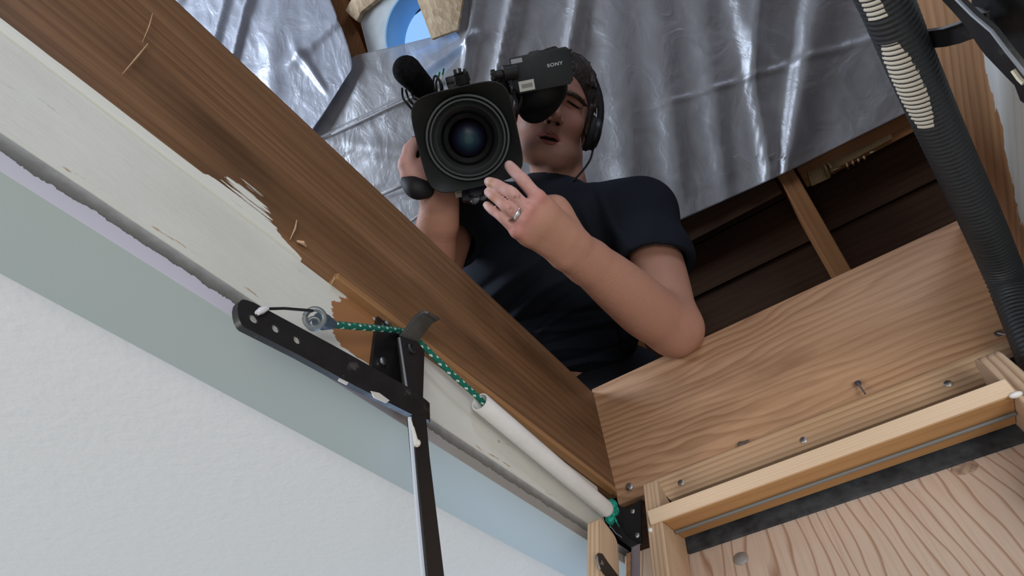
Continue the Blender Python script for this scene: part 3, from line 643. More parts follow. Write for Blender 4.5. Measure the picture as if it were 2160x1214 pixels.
MB().ball(on_ladder(2143, 832, .003), .004, .006, .003).build('paint_drop', M_drop, lad, label='white paint drop')
# second rail on the left, nearer to the camera
hr = thing('hand_rail', onY(1254, 1214, .27), 'striped wooden ladder rail with a rounded top, left of the ladder head', 'rail')
tp = onY(1254, 1088, .270)
b = MB(); prof = [(0.6, 0)]+[(.010*(1-math.sin(t)), -.010*(1-math.cos(t))) for t in np.linspace(0, math.pi/2, 6)]+[(.012*(1-math.cos(t)), -.032-.012*math.sin(t)) for t in np.linspace(0, math.pi/2, 6)]+[(.6, -.044)]
b.prism([tp+LD*d+LN*n+np.array([0, -.0065, 0]) for d, n in prof], (0, .0165, 0))
b.build('rail', M_string, hr, M=frame(tp+LD*.2, LD, EY, np.cross(LD, EY)), bevel=.0025, seg=2)
st = onYs([(1258, 1172), (1263, 1165), (1271, 1167), (1282, 1184), (1305, 1214), (1340, 1270), (1318, 1275), (1280, 1214), (1266, 1196)], .2615)
plate('strap', st, [], (0, .0015, 0), M_blk, hr); MB().tube(onYs([(1259, 1172), (1262, 1190), (1266, 1200)], .2612), .0010, 6).build('pale_edge', M_pale_edge, hr)
MB().lathe(onY(1269, 1187, .2613), (0, -1, 0), [(0, .0026), (.001, .0026), (.0012, .0003)], 12).build('rivet', M_steel, hr)

# ------------------------------------------------------------------ vacuum hose and the right bracket
def hose():
    ctrl = [np.array([-.55, .05, 3.02]), np.array([-.1, -.10, 2.86]), pt(1760, -230, .470), pt(1815, -105, .485), pt(1866, 0, .512), pt(1922, 135, .552), pt(1990, 290, .605), pt(2067, 459, .662), pt(2122, 588, .705), pt(2185, 740, .652), pt(2235, 880, .60), pt(2285, 1060, .52)]
    C = spline(ctrl, 30); C = np.array(C); L = np.concatenate([[0], np.cumsum(np.linalg.norm(np.diff(C, axis=0), axis=1))])
    step = .00125; S = np.arange(0, L[-1], step); C = np.stack([np.interp(S, L, C[:, i]) for i in range(3)], 1)
    T_ = np.gradient(C, axis=0); T_ /= np.linalg.norm(T_, axis=1)[:, None]
    a = nrm(np.cross(T_[0], EZ)); n = 28; loops = []; gc = []
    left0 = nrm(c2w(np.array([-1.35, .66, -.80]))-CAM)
    pk = pt(1890, 185, .565); Lp_ = S[np.argmin(np.linalg.norm(C-pk, axis=1))]
    for i in range(len(S)):
        a = nrm(a-T_[i]*np.dot(a, T_[i])); b = np.cross(T_[i], a)
        ph = (S[i]/.0058) % 1; r = .0190+.0014*(.5+.5*math.cos(2*math.pi*ph))
        lp = []; left = nrm(left0-T_[i]*np.dot(left0, T_[i]))
        for k in range(n):
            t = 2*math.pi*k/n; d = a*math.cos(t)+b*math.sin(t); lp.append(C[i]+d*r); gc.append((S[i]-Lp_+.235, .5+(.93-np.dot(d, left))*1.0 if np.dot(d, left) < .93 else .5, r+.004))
        loops.append(lp)
    b = MB(); b.loft(loops, True, True, gc); return tag(b.build('vacuum_hose', M_hose, ang=180), 'thick black ribbed vacuum hose crossing the right side, worn white in places', 'hose')
hose()
rbk = thing('hinge_bracket', onY(2110, 60, YR+.01), 'black steel bracket at the upper right corner behind the long arm', 'bracket')
plate('back_plate', onYs([(2046, -30), (2052, 30), (2064, 66), (2098, 84), (2130, 130), (2170, 190), (2200, 120), (2200, -30)], YR+.004), [], (0, -.0035, 0), M_blk, rbk)
plate('flange', onYs([(2088, -40), (2084, 20), (2110, 70), (2160, 150), (2200, 190), (2230, 20), (2190, -40)], YR+.035), [], (0, -.004, 0), M_blk, rbk)
sec = [(1928, 70, 100), (1960, 64, 100), (1990, 60, 97), (2020, 50, 90), (2058, 32, 76), (2085, 24, 66)]; lo = []
for i, (x, y0, y1) in enumerate(sec):
    Y = YR+.055-.008*math.sin(i/5*math.pi); p = onY(x, y0, Y); q = onY(x+(8 if i < 5 else 4), y1, Y); e = np.array([0, .0016, 0]); lo.append([p-e, q-e, q+e, p+e])
MB().loft(lo).build('curved_strap', M_blk, rbk, bevel=.0006)
MB().tube([onY(x, y-1, YR+.056) for x, y, _ in sec[:5]], .0011, 6).build('pale_edge', M_pale_edge, rbk)
MB().ball(onY(2068, 32, YR+.012), .007, .004, .012).build('shiny_boss', M_pale_edge, rbk)
ra = thing('power_arm', onY(2080, 95, YR+.06), 'long thin black steel arm slanting across the upper right corner', 'arm')
plate('bar', onYs([(1968, -20), (1998, -20), (2050, 32), (2090, 66), (2122, 108), (2180, 180), (2210, 230), (2190, 240), (2152, 212), (2140, 180), (2120, 160), (2078, 116), (2060, 92), (2040, 60), (2010, 25)], YR+.062), [], (0, -.005, 0), M_blk, ra)
MB().tube(onYs([(2000, -20), (2052, 32), (2092, 66), (2124, 108), (2182, 180)], YR+.0625), .0014, 6).build('pale_edge', M_pale_edge, ra, label='bare metal upper edge')
MB().tube(onYs([(2137, 148), (2150, 166), (2160, 176)], YR+.0630), .0018, 6).build('paint_chip', plain('cream_chip', (.6, .55, .42), .6), ra)

# ------------------------------------------------------------------ signed-distance modelling (person, soft shapes)
class SDF:
    """smooth union of round cones and ellipsoids in lens-aligned metres, meshed with surface nets"""
    def __init__(s, lo, hi, h):
        s.lo = np.array(lo); s.h = h; s.n = np.ceil((np.array(hi)-s.lo)/h).astype(int)+1; s.F = np.full(s.n, 1., np.float32)
    def win(s, a, b):
        i0 = np.clip(np.floor((np.array(a)-s.lo)/s.h).astype(int), 0, s.n-1); i1 = np.clip(np.ceil((np.array(b)-s.lo)/s.h).astype(int)+1, 1, s.n)
        if np.any(i1 <= i0): return None, None
        g = [(s.lo[k]+s.h*np.arange(i0[k], i1[k])).astype(np.float32) for k in range(3)]
        return tuple(slice(i0[k], i1[k]) for k in range(3)), np.stack(np.meshgrid(*g, indexing='ij'), -1)
    def put(s, sl, d, k, sub=False):
        f = s.F[sl]
        if sub: f = -f
        if k > 0:
            hh = np.maximum(k-np.abs(f-d), 0)/k; r = np.minimum(f, d)-hh*hh*k*.25
        else: r = np.minimum(f, d)
        s.F[sl] = -r if sub else r
    def cone(s, a, b, ra, rb, k=.01, sub=False):
        a = np.asarray(a, float); b = np.asarray(b, float); R = max(ra, rb)+k*1.5+4*s.h
        sl, P = s.win(np.minimum(a, b)-R, np.maximum(a, b)+R)
        if sl is None: return s
        ba = (b-a).astype(np.float32); t = np.clip(((P-a.astype(np.float32))@ba)/max(float(ba@ba), 1e-9), 0, 1)
        d = np.linalg.norm(P-a.astype(np.float32)-t[..., None]*ba, axis=-1)-(ra+(rb-ra)*t)
        s.put(sl, d, k, sub); return s
    def chain(s, pts, rs, k=.01):
        A = np.array(pts, float); R = max(rs)+k*1.5+4*s.h; sl, P = s.win(A.min(0)-R, A.max(0)+R); d = None
        Q = np.array(spline([list(p)+[r] for p, r in zip(A, rs)], 7)) if len(A) > 2 else np.concatenate([A, np.array(rs)[:, None]], 1)
        for i in range(len(Q)-1):
            a = Q[i, :3].astype(np.float32); ba = (Q[i+1, :3]-Q[i, :3]).astype(np.float32); t = np.clip(((P-a)@ba)/max(float(ba@ba), 1e-9), 0, 1)
            e = np.linalg.norm(P-a-t[..., None]*ba, axis=-1)-(Q[i, 3]+(Q[i+1, 3]-Q[i, 3])*t); d = e if d is None else np.minimum(d, e)
        s.put(sl, d, k); return s
    def ell(s, c, r, ax=None, k=.01, sub=False):
        c = np.asarray(c, np.float32); r = np.asarray(r, np.float32); R = max(r)+k*1.5+4*s.h
        sl, P = s.win(c-R, c+R)
        if sl is None: return s
        q = P-c
        if ax is not None: q = q@np.asarray(ax, np.float32).T
        k0 = np.linalg.norm(q/r, axis=-1); k1 = np.linalg.norm(q/(r*r), axis=-1)+1e-9
        s.put(sl, k0*(k0-1)/k1, k, sub); return s
    def mesh(s):
        F = s.F; S = F < 0; nx, ny, nz = F.shape
        cnt = np.zeros((nx-1, ny-1, nz-1), np.int8)
        for dx in (0, 1):
            for dy in (0, 1):
                for dz in (0, 1): cnt += S[dx:nx-1+dx, dy:ny-1+dy, dz:nz-1+dz]
        I = np.argwhere((cnt > 0) & (cnt < 8)); acc = np.zeros((len(I), 3)); num = np.zeros(len(I))
        cor = [(x, y, z) for x in (0, 1) for y in (0, 1) for z in (0, 1)]
        for a in cor:
            for ax in range(3):
                if a[ax]: continue
                b = list(a); b[ax] = 1
                fa = F[I[:, 0]+a[0], I[:, 1]+a[1], I[:, 2]+a[2]]; fb = F[I[:, 0]+b[0], I[:, 1]+b[1], I[:, 2]+b[2]]
                m_ = (fa < 0) != (fb < 0); t = np.where(m_, fa/np.where(m_, fa-fb, 1), 0)
                p = np.array(a, float)[None].repeat(len(I), 0); p[:, ax] += t
                acc[m_] += p[m_]; num[m_] += 1
        V = s.lo+s.h*(I+acc/num[:, None])
        vid = np.full(cnt.shape, -1, np.int32); vid[I[:, 0], I[:, 1], I[:, 2]] = np.arange(len(I)); Q = []
        for ax in range(3):
            u, v = [(1, 2), (2, 0), (0, 1)][ax]
            sl0 = [slice(None)]*3; sl1 = [slice(None)]*3; sl0[ax] = slice(0, -1); sl1[ax] = slice(1, None)
            A = S[tuple(sl0)]; B = S[tuple(sl1)]; E_ = np.argwhere(A != B)
            E_ = E_[(E_[:, u] > 0) & (E_[:, v] > 0) & (E_[:, u] < F.shape[u]-1) & (E_[:, v] < F.shape[v]-1)]
            inn = A[E_[:, 0], E_[:, 1], E_[:, 2]]; q = []
            for du, dv in ((-1, -1), (0, -1), (0, 0), (-1, 0)):
                c = E_.copy(); c[:, u] += du; c[:, v] += dv; q.append(vid[c[:, 0], c[:, 1], c[:, 2]])
            q = np.stack(q, 1); q[~inn] = q[~inn][:, ::-1]; Q.append(q)
        Q = np.concatenate(Q); Q = Q[(Q >= 0).all(1)]; return V, Q
def sdf_obj(name, S, mat, parent, tint=None, relax=1, label=None):
    V, Q = S.mesh()
    for _ in range(relax):
        A = np.zeros_like(V); N = np.zeros(len(V))
        for i in range(4):
            j = (i+1) % 4
            np.add.at(A, Q[:, i], V[Q[:, j]]); np.add.at(A, Q[:, j], V[Q[:, i]]); np.add.at(N, Q[:, i], 1); np.add.at(N, Q[:, j], 1)
        V = .5*V+.5*A/np.maximum(N, 1)[:, None]
    Wv = c2w(V); c = Wv.mean(0); me = bpy.data.meshes.new(name)
    me.vertices.add(len(V)); me.vertices.foreach_set('co', (Wv-c).astype(np.float32).ravel())
    me.loops.add(Q.size); me.loops.foreach_set('vertex_index', Q.astype(np.int32).ravel())
    me.polygons.add(len(Q)); me.polygons.foreach_set('loop_start', np.arange(0, Q.size, 4, dtype=np.int32)); me.polygons.foreach_set('loop_total', np.full(len(Q), 4, np.int32))
    me.update(calc_edges=True); me.validate(); me.shade_smooth()
    if tint is not None:
        col = np.ones((len(V), 4), np.float32)*np.array(list(tint[0])+[1], np.float32)
        for c0, r, rgb, wt in tint[1]:
            d = np.linalg.norm(V-np.asarray(c0), axis=1)/r; f = (wt*np.clip(1.35-1.35*d, 0, 1)).clip(0, 1)[:, None]
            f = f*f*(3-2*f); col[:, :3] = col[:, :3]*(1-f)+np.array(rgb, np.float32)*f
        at = me.color_attributes.new('tint', 'FLOAT_COLOR', 'POINT'); at.data.foreach_set('color', col.ravel())
    me.materials.append(mat); o = bpy.data.objects.new(name, me); link(o, parent, Matrix.Translation(Vector(c)))
    if label: o['label'] = label
    return o
def mp_(M): return M

# ------------------------------------------------------------------ the person
def skin_mat():
    T = NT('skin'); at = T.n('ShaderNodeAttribute', attribute_name='tint').outputs['Color']
    a = T.noise(T.co(), 60, 4, .6); f = T.noise(T.co(), 240, 3, .6); sp = T.noise(T.co(), 130, 2, .5)
    c = T.mix(T.ramp(a, [(.35, 0), (.7, .35)]), at, (.50, .22, .17))
    p = T.pbr(c, .58, T.bump(T.math('ADD', f, T.math('MULTIPLY', a, .8)), .22, .0022), .28)
    p.inputs['Subsurface Weight'].default_value = .12; p.inputs['Subsurface Radius'].default_value = (.01, .004, .002); p.inputs['Subsurface Scale'].default_value = .35
    return T.m
M_skin = skin_mat()
person = thing('person', pt(1240, 860, 1.38), 'person in a dark navy t-shirt leaning over the hatch edge, aiming a camcorder downward', 'person')
P = pc
# --- head frame
hO = P(1177, 208, 1.115); roll, pit, yaw = math.radians(12), math.radians(5), math.radians(-4)
def hvec(l, u, f):
    # local: l = person's left, u = up, f = forward; lens coords: x right, y down, z away
    x, y, z = l, -u, -f
    x, z = x*math.cos(yaw)+z*math.sin(yaw), -x*math.sin(yaw)+z*math.cos(yaw)
    y, z = y*math.cos(pit)+z*math.sin(pit), -y*math.sin(pit)+z*math.cos(pit)
    x, y = x*math.cos(roll)-y*math.sin(roll), x*math.sin(roll)+y*math.cos(roll)
    return np.array([x, y, z])
H0 = hO-hvec(0, 0, .085)                         # skull centre, eyes at u = 0, f = .085
def hp_(l, u, f): return H0+hvec(l, u, f)
HAX = np.stack([hvec(1, 0, 0), hvec(0, 1, 0), hvec(0, 0, 1)])
# --- joints
SH_L, EL_L, WR_L = P(1352, 452, 1.10), P(1421, 690, .958), P(1202, 526, .800)
SH_R, EL_R, WR_R = P(965, 440, 1.16), P(905, 640, .965), P(930, 418, .865)
NECK = P(1176, 404, 1.225)
B = SDF((-.30, -.54, .66), (.36, .40, 1.45), .0027)
# torso core (under the clothes)
B.cone(P(1000, 450, 1.19), P(1330, 455, 1.14), .045, .045, .03)
B.cone(P(1110, 540, 1.24), P(1210, 540, 1.23), .075, .075, .04); B.cone(P(1160, 560, 1.24), P(1215, 800, 1.35), .085, .075, .04)
B.cone(P(1000, 450, 1.19), SH_R, .045, .046, .03); B.cone(P(1330, 455, 1.14), SH_L, .045, .046, .03)
B.cone(P(1176, 340, 1.215), NECK, .047, .053, .02); B.cone(NECK, P(1165, 500, 1.235), .052, .07, .04)
B.cone(P(1174, 360, 1.185), P(1174, 400, 1.195), .020, .022, .02)
# left arm (image right)
B.chain([SH_L, P(1392, 570, 1.03), EL_L], [.048, .044, .041], .02)
B.cone(P(1424, 706, .952), P(1440, 700, .955), .030, .026, .02)
B.chain([EL_L, P(1372, 660, .925), P(1318, 615, .885), P(1258, 566, .843), WR_L], [.041, .0455, .0420, .0345, .0235], .022)
wp = nrm(P(1232, 493, .80)-P(1166, 562, .80))
for s_, r_ in ((.0110, .0170), (-.0110, .0170)): B.cone(WR_L+wp*s_, P(1236, 550, .828)+wp*s_*.8, r_, .0215, .016)
# left hand: palm, fingers
FI = [ # mcp, pip, dip, tip, radii
 (P(1135, 417, .752), P(1102, 379, .746), P(1084, 360, .755), P(1074, 349, .7645), (.0095, .0085, .0078, .0070)),
 (P(1114, 441, .746), P(1078, 406, .734), P(1047, 389, .745), P(1031, 383, .757), (.0090, .0080, .0073, .0066)),
 (P(1101, 463, .748), P(1067, 435, .737), P(1040, 412, .748), P(1030, 405, .760), (.0086, .0075, .0068, .0062)),
 (P(1091, 487, .754), P(1061, 459, .747), P(1038, 442, .755), P(1027, 432, .764), (.0088, .0070, .0063, .0057))]
for i, (a, b, c, d, r) in enumerate(FI):
    wb = WR_L+wp*(.0135-.009*i)+np.array([0, 0, -.002]); B.cone(wb, a, .0150, r[0]+.0012, .012)
    B.ell(a+np.array([0, 0, -.0045]), (.0080, .0080, .0075), None, .006)
for i in range(3): B.cone(FI[i][0]*.78+WR_L*.22, FI[i+1][0]*.78+WR_L*.22, .0125, .0125, .010)
B.cone(P(1150, 470, .768), P(1185, 500, .785), .020, .021, .015)
tw = P(1196, 478, .803); B.chain([tw, P(1178, 440, .806), P(1140, 428, .812), P(1112, 430, .808)], [.0165, .0135, .0105, .0088], .010)
B.cone(WR_L+wp*.009, P(1172, 436, .800), .0155, .0140, .014)
for (a, b, c, d, r) in FI:
    B.chain([a, a*.45+b*.55+np.array([0, 0, .0005]), b, b*.5+c*.5, c, d], [r[0], (r[0]+r[1])*.485, r[1]*1.04, (r[1]+r[2])*.485, r[2]*1.02, r[3]], .0022)
# nails
for (a, b, c, d, r) in FI:
    ax_n = nrm(d-c); B.ell(d+np.array([0, 0, -r[3]*.72])-ax_n*.001, (.0045, .0045, .0022), None, .001)
# right arm (image left) and the hand on the lens grip
B.chain([SH_R, P(930, 545, 1.06), EL_R], [.046, .043, .037], .02)
B.chain([EL_R, P(912, 560, .930), P(921, 490, .898), WR_R], [.036, .0365, .0300, .0215], .02)
wq = np.array([1., .05, .1])
for s_ in (-.0085, .0085): B.cone(WR_R+wq*s_, P(924, 470, .885)+wq*s_, .0165, .021, .014)
kn0 = [P(866, 366, .842), P(869, 372, .862), P(872, 378, .882), P(876, 384, .900)]
for i in range(4):
    a = kn0[i]; r = (.0115, .0115, .0108, .0098)[i]
    B.cone(WR_R+np.array([-.006+.002*i, 0, -.008+.006*i]), a, .0165, r+.001, .013)
    b = (P(856, 345, .836), P(855, 352, .858), P(858, 358, .879), P(862, 366, .898))[i]; c = (P(864, 316, .838), P(863, 322, .860), P(866, 328, .880), P(870, 338, .899))[i]
    d = (P(876, 300, .846), P(880, 308, .866), P(884, 314, .886), P(888, 322, .904))[i]
    B.cone(a, b, r, r*.92, .005); B.cone(b, c, r*.92, r*.82, .004); B.cone(c, d, r*.82, r*.72, .004)
B.cone(kn0[0], P(893, 350, .850), .0125, .012, .01); B.chain([P(915, 395, .862), P(912, 360, .850), P(905, 335, .850), P(900, 318, .852)], [.015, .0125, .0105, .009], .008)
# head
B.ell(hp_(0, .035, -.018), (.077, .090, .097), HAX, .02); B.ell(hp_(0, -.030, .018), (.064, .085, .070), HAX, .03)
B.cone(hp_(-.030, -.086, .040), hp_(.030, -.086, .040), .022, .022, .03); B.cone(hp_(-.012, -.098, .060), hp_(.012, -.098, .060), .0165, .0165, .025)
for s_ in (-1, 1):
    B.cone(hp_(s_*.052, -.070, .000), hp_(s_*.024, -.094, .048), .020, .018, .025)          # jaw
    B.ell(hp_(s_*.038, -.030, .056), (.020, .018, .019), HAX, .025)                            # cheek bone
    B.cone(hp_(s_*.012, .018, .0865), hp_(s_*.044, .016, .073), .0100, .009, .014)             # brow
    B.ell(hp_(s_*.032, -.001, .0885), (.0175, .0115, .0125), HAX, .007, True)                   # socket
    B.cone(hp_(s_*.018, .0054, .0795), hp_(s_*.048, .0010, .0705), .0047, .0042, .003)         # upper lid
    B.cone(hp_(s_*.018, -.0050, .0790), hp_(s_*.047, -.0088, .0700), .0045, .0042, .003)       # lower lid
    B.ell(hp_(s_*.0785, -.012, -.012), (.008, .031, .018), HAX, .006)                         # ear
    B.ell(hp_(s_*.0115, -.047, .0955), (.0072, .0068, .0088), HAX, .005)                       # nostril wing
    B.ell(hp_(s_*.0075, -.0530, .1000), (.0034, .0034, .0048), HAX, .002, True)
    B.cone(hp_(s_*.020, -.052, .078), hp_(s_*.033, -.082, .064), .006, .006, .012, True) if False else None
B.chain([hp_(0, .012, .086), hp_(0, -.018, .098), hp_(0, -.041, .110)], [.0075, .0085, .0095], .008); B.ell(hp_(0, -.044, .1095), (.0105, .0092, .0095), HAX, .005)
B.cone(hp_(-.026, -.0755, .0705), hp_(0, -.0705, .0810), .0036, .0056, .004); B.cone(hp_(.026, -.0755, .0705), hp_(0, -.0705, .0810), .0036, .0056, .004)
B.cone(hp_(-.019, -.0835, .0715), hp_(.019, -.0835, .0715), .0052, .0052, .006); B.cone(hp_(-.009, -.0850, .0775), hp_(.009, -.0850, .0775), .0054, .0054, .005)
B.cone(hp_(-.022, -.0782, .0800), hp_(.022, -.0782, .0800), .0030, .0030, .001, True)
base = (.44, .235, .160); pink = (.62, .37, .33); red = (.56, .22, .20); lip = (.40, .11, .11); stub = (.33, .20, .17); nail = (.66, .48, .44)
ti = []
for (a, b, c, d, r) in FI: ti += [(b, .034, pink, .8), (d, .03, pink, .9), (c, .026, pink, .8), (a*.5+b*.5, .03, pink, .8), (a+np.array([0, 0, -.008]), .022, red, .55)]
for p in (P(1034, 388, .745), P(1042, 420, .745)): ti.append((p, .010, (.42, .21, .07), .9))     # stained finger skin
for i in range(26):
    a, b = FI[1+i % 2][:2]; q = a+(b-a)*rng.uniform(.15, .8); ti.append((q+np.array([rng.uniform(-.006, .006), rng.uniform(-.006, .006), -.009]), .0030, (.20, .10, .08), .6))
for (a, b, c, d, r) in FI: ti.append((d+np.array([0, 0, -r[3]]), .0068, nail, .9))
ti += [(WR_R, .05, pink, .4), (kn0[0], .05, pink, .9), (P(862, 330, .84), .05, pink, .9)]
ti += [(hp_(0, -.03, .06), .155, (.31, .16, .115), .8)]  # whole face darkened in the tint to stand for shade
for l in (-.024, 0, .024): ti += [(hp_(l, -.096, .066), .038, stub, .55), (hp_(l*.7, -.064, .086), .018, stub, .5)]
for s_ in (-1, 1):
    for t in (0, .2, .4, .6, .8, 1): ti += [(hp_(s_*(.019+.026*t), .0008-.005*t, .081-.0085*t), .0058, (.04, .02, .018), 1.)]
    ti += [(hp_(s_*.05, -.075, .02), .05, stub, .5), (hp_(s_*.032, -.012, .078), .022, (.40, .18, .15), .6), (hp_(s_*.04, -.035, .075), .03, (.56, .27, .23), .5)]
for l in (-.014, -.007, 0, .007, .014): ti += [(hp_(l*1.3, -.0715-.10*abs(l), .080-.2*abs(l)), .0085, lip, 1.), (hp_(l*1.1, -.0850, .0775-.15*abs(l)), .0080, (.42, .15, .14), 1.)]
ti += [*[(hp_(l, -.0778, .0755-.15*abs(l)), .0042, (.05, .02, .02), 1.) for l in (-.018, -.013, -.008, -.004, 0, .004, .008, .013, .018)], (hp_(.0085, -.0535, .098), .006, (.06, .02, .02), 1.), (hp_(-.0085, -.0535, .098), .006, (.06, .02, .02), 1.)]
body = sdf_obj('body', B, M_skin, person, (base, ti)); del B
# eyes, brows
M_hairdark = plain('lash_dark', (.012, .008, .007), .8, 0, .1); M_eye = plain('eye_white', (.20, .17, .16), .25, 0, .6); M_iris = plain('iris', (.035, .025, .02), .2, 0, .7)
for s_ in (1, -1):
    e = MB(); c = c2w(hp_(s_*.032, -.0010, .0650)); e.ball(c, .0122, n=20, m=14); eo = e.build('eye', M_eye, person)
    MB().tube([c2w(hp_(s_*(.0185+.028*t), .0010-.0058*t-.0012*math.sin(t*3.1), .0832-.0100*t*t-.001*t)) for t in np.linspace(0, 1, 9)], [.0006, .0013, .0017, .0019, .0019, .0019, .0018, .0014, .0006], 8).build('eyelashes', M_hairdark, person)
    d = hvec(0, -.30, .95); i_ = MB(); i_.ball(c2w(hp_(s_*.032, -.001, .0650)+nrm(d)*.0093), .0056, .0056, .0036, *(c2w(hvec(*v))-CAM for v in ((1, 0, 0), (0, 1, 0), (0, 0, 1))), 16, 10); i_.build('iris', M_iris, eo)
M_lip = plain('lip_skin', (.27, .095, .085), .5, 0, .3, .25, 300, .2)
e = SDF(hp_(0, -.078, .078)-.045, hp_(0, -.078, .078)+.045, .0011)
e.chain([hp_(*q) for q in ((-.024, -.0780, .0735), (-.008, -.0722, .0828), (0, -.0736, .0842), (.008, -.0722, .0828), (.024, -.0780, .0735))], [.0018, .0038, .0036, .0038, .0018], .002)
e.chain([hp_(*q) for q in ((-.021, -.0812, .0738), (-.009, -.0850, .0806), (0, -.0860, .0820), (.009, -.0850, .0806), (.021, -.0812, .0738))], [.0014, .0040, .0044, .0040, .0014], .001)
sdf_obj('lips', e, M_lip, person)
e = MB(); e.tube([c2w(hp_(*q)) for q in ((-.021, -.0790, .0745), (-.010, -.0785, .0812), (0, -.0788, .0826), (.010, -.0785, .0812), (.021, -.0790, .0745))], [.0008, .0026, .0030, .0026, .0008], 8); M_mouth = plain('mouth_dark', (.020, .008, .008), .9, 0, .0); e.build('mouth', M_mouth, person)
for s_ in (1, -1): MB().ball(c2w(hp_(s_*.0085, -.0530, .0968)), .0036, .0030, .0040, *(c2w(hvec(*v))-CAM for v in ((1, 0, 0), (0, 1, 0), (0, 0, 1)))).build('nostril', M_mouth, person)
def hair_mat():
    T = NT('dark_brown_hair'); a = T.noise(T.co(scale=(1, 1, .25)), 150, 4, .6)
    T.pbr(T.mix(T.ramp(a, [(.35, 0), (.7, 1)]), (.012, .008, .006), (.05, .032, .022)), .5, T.bump(a, .7, .004), .4); return T.m
M_hair = hair_mat()
for s_ in (1, -1):
    e = SDF(hp_(s_*.034, .016, .08)-.05, hp_(s_*.034, .016, .08)+.05, .0014)
    for k in range(16):
        t = k/15; l = .012+.040*t; p = hp_(s_*l, .0105+.004*math.sin(t*2.6)-.008*t, .0950-.020*t*t); e.cone(p, p+hvec(s_*.007, .0035-.004*t, -.0015), .0034-.0010*t, .0014, .002)
    sdf_obj('eyebrow', e, M_hair, person, None, 0)
# hair: cap with clumps
h_ = SDF(hp_(0, .02, -.02)-.19, hp_(0, .02, -.02)+.19, .0026)
h_.ell(hp_(0, .042, -.026), (.087, .098, .104), HAX, .01)
h_.ell(hp_(0, -.01, .100), (.061, .066, .075), HAX, .012, True); h_.ell(hp_(0, -.09, .055), (.10, .075, .10), HAX, .012, True)
for s_ in (-1, 1): h_.ell(hp_(s_*.0795, -.012, -.008), (.0135, .028, .020), HAX, .005, True); h_.cone(hp_(s_*.073, .020, .030), hp_(s_*.0745, -.030, .018), .009, .005, .006)
r2 = np.random.default_rng(3)
for k in range(230):
    th = r2.uniform(-2.6, 2.6); ph = r2.uniform(.02, 1.35); q = np.array([math.sin(th)*math.cos(ph), math.sin(ph), -math.cos(th)*math.cos(ph)])
    f = q[2]; 
    if f > .5 and q[1] < .72: continue
    p = np.array([.087*q[0], .042+.098*q[1], -.026+.104*q[2]]); tdir = np.array([q[0]*.35, -.75+r2.uniform(-.2, .2), .30*r2.uniform(-1, 1)]); tdir -= q*np.dot(tdir, q)*.88; tdir = nrm(tdir)
    L_ = r2.uniform(.018, .036); h_.cone(hp_(*(p-q*.002)), hp_(*(p+tdir*L_+q*r2.uniform(.001, .006))), r2.uniform(.005, .0085), .0016, .003)
for k in range(26):
    l = -.06+.12*k/25; a = np.array([l, .098-.10*abs(l)*1.6, .045-.25*abs(l)]); h_.cone(hp_(*a), hp_(*(a+np.array([.006+r2.uniform(-.01, .014), -.030+r2.uniform(-.008, .006), .028-.2*abs(l)]))), .0085, .002, .004)
sdf_obj('hair', h_, M_hair, person, None, 0); del h_
# t-shirt
def shirt_mat():
    T = NT('navy_cotton'); a = T.noise(T.co(), 420, 2, .5); b = T.noise(T.co(), 7, 4, .6)
    T.pbr(T.mix(T.ramp(b, [(.35, 0), (.7, 1)]), (.009, .012, .018), (.014, .019, .028)), .85, T.bump(a, .25, .0012), .2); return T.m
M_shirt = shirt_mat()
S = SDF((-.32, -.30, .88), (.40, .46, 1.50), .0036)
S.cone(P(990, 452, 1.19), P(1335, 458, 1.13), .066, .064, .05)
S.cone(P(1085, 560, 1.235), P(1250, 560, 1.215), .112, .112, .05); S.cone(P(1100, 690, 1.30), P(1255, 690, 1.285), .100, .098, .06); S.cone(P(1140, 830, 1.37), P(1290, 830, 1.36), .098, .098, .06)
S.cone(P(1165, 415, 1.215), P(1165, 470, 1.235), .068, .09, .04)
S.cone(P(1330, 455, 1.135), SH_L, .064, .063, .04); S.cone(SH_L, P(1380, 548, 1.045), .063, .060, .02); S.cone(P(1372, 530, 1.05), P(1392, 545, 1.045), .058, .060, .02)
S.cone(P(1000, 450, 1.19), SH_R, .064, .062, .04); S.cone(SH_R, P(940, 530, 1.07), .062, .060, .02)
# wrinkles
sl, G = S.win(S.lo, S.lo+S.h*S.n)
X_, Y_, Z_ = G[..., 0], G[..., 1], G[..., 2]
def fold(nx, ny, off, wid, amp, x0, x1, nzf=12., ph=0.):
    t = X_*nx+Y_*ny-off+.006*np.sin(X_*nzf*3+ph)+.004*np.sin(Y_*nzf*5+ph*2); u_ = X_*ny-Y_*nx
    return amp*np.exp(-(t/wid)**2)*(1/(1+np.exp(-(u_-x0)/.02)))*(1/(1+np.exp((u_-x1)/.02)))
D = np.zeros_like(S.F)
for k in range(7): D += fold(.18, .98, .075+.022*k, .0065, .0055*(1 if k % 2 else -.8), -.18, .22, 7+k, k*1.7)
for k in range(6): D += fold(.62, .78, -.04+.030*k, .0080, .0060*(1 if k % 2 else -.7), -.20, .10, 6+k, k*2.3)
for k in range(4): D += fold(.95, -.30, .14+.022*k, .006, .0045*(1 if k % 2 else -.8), -.20, .12, 6, k)
S.F -= D.astype(np.float32); del D, G, X_, Y_, Z_
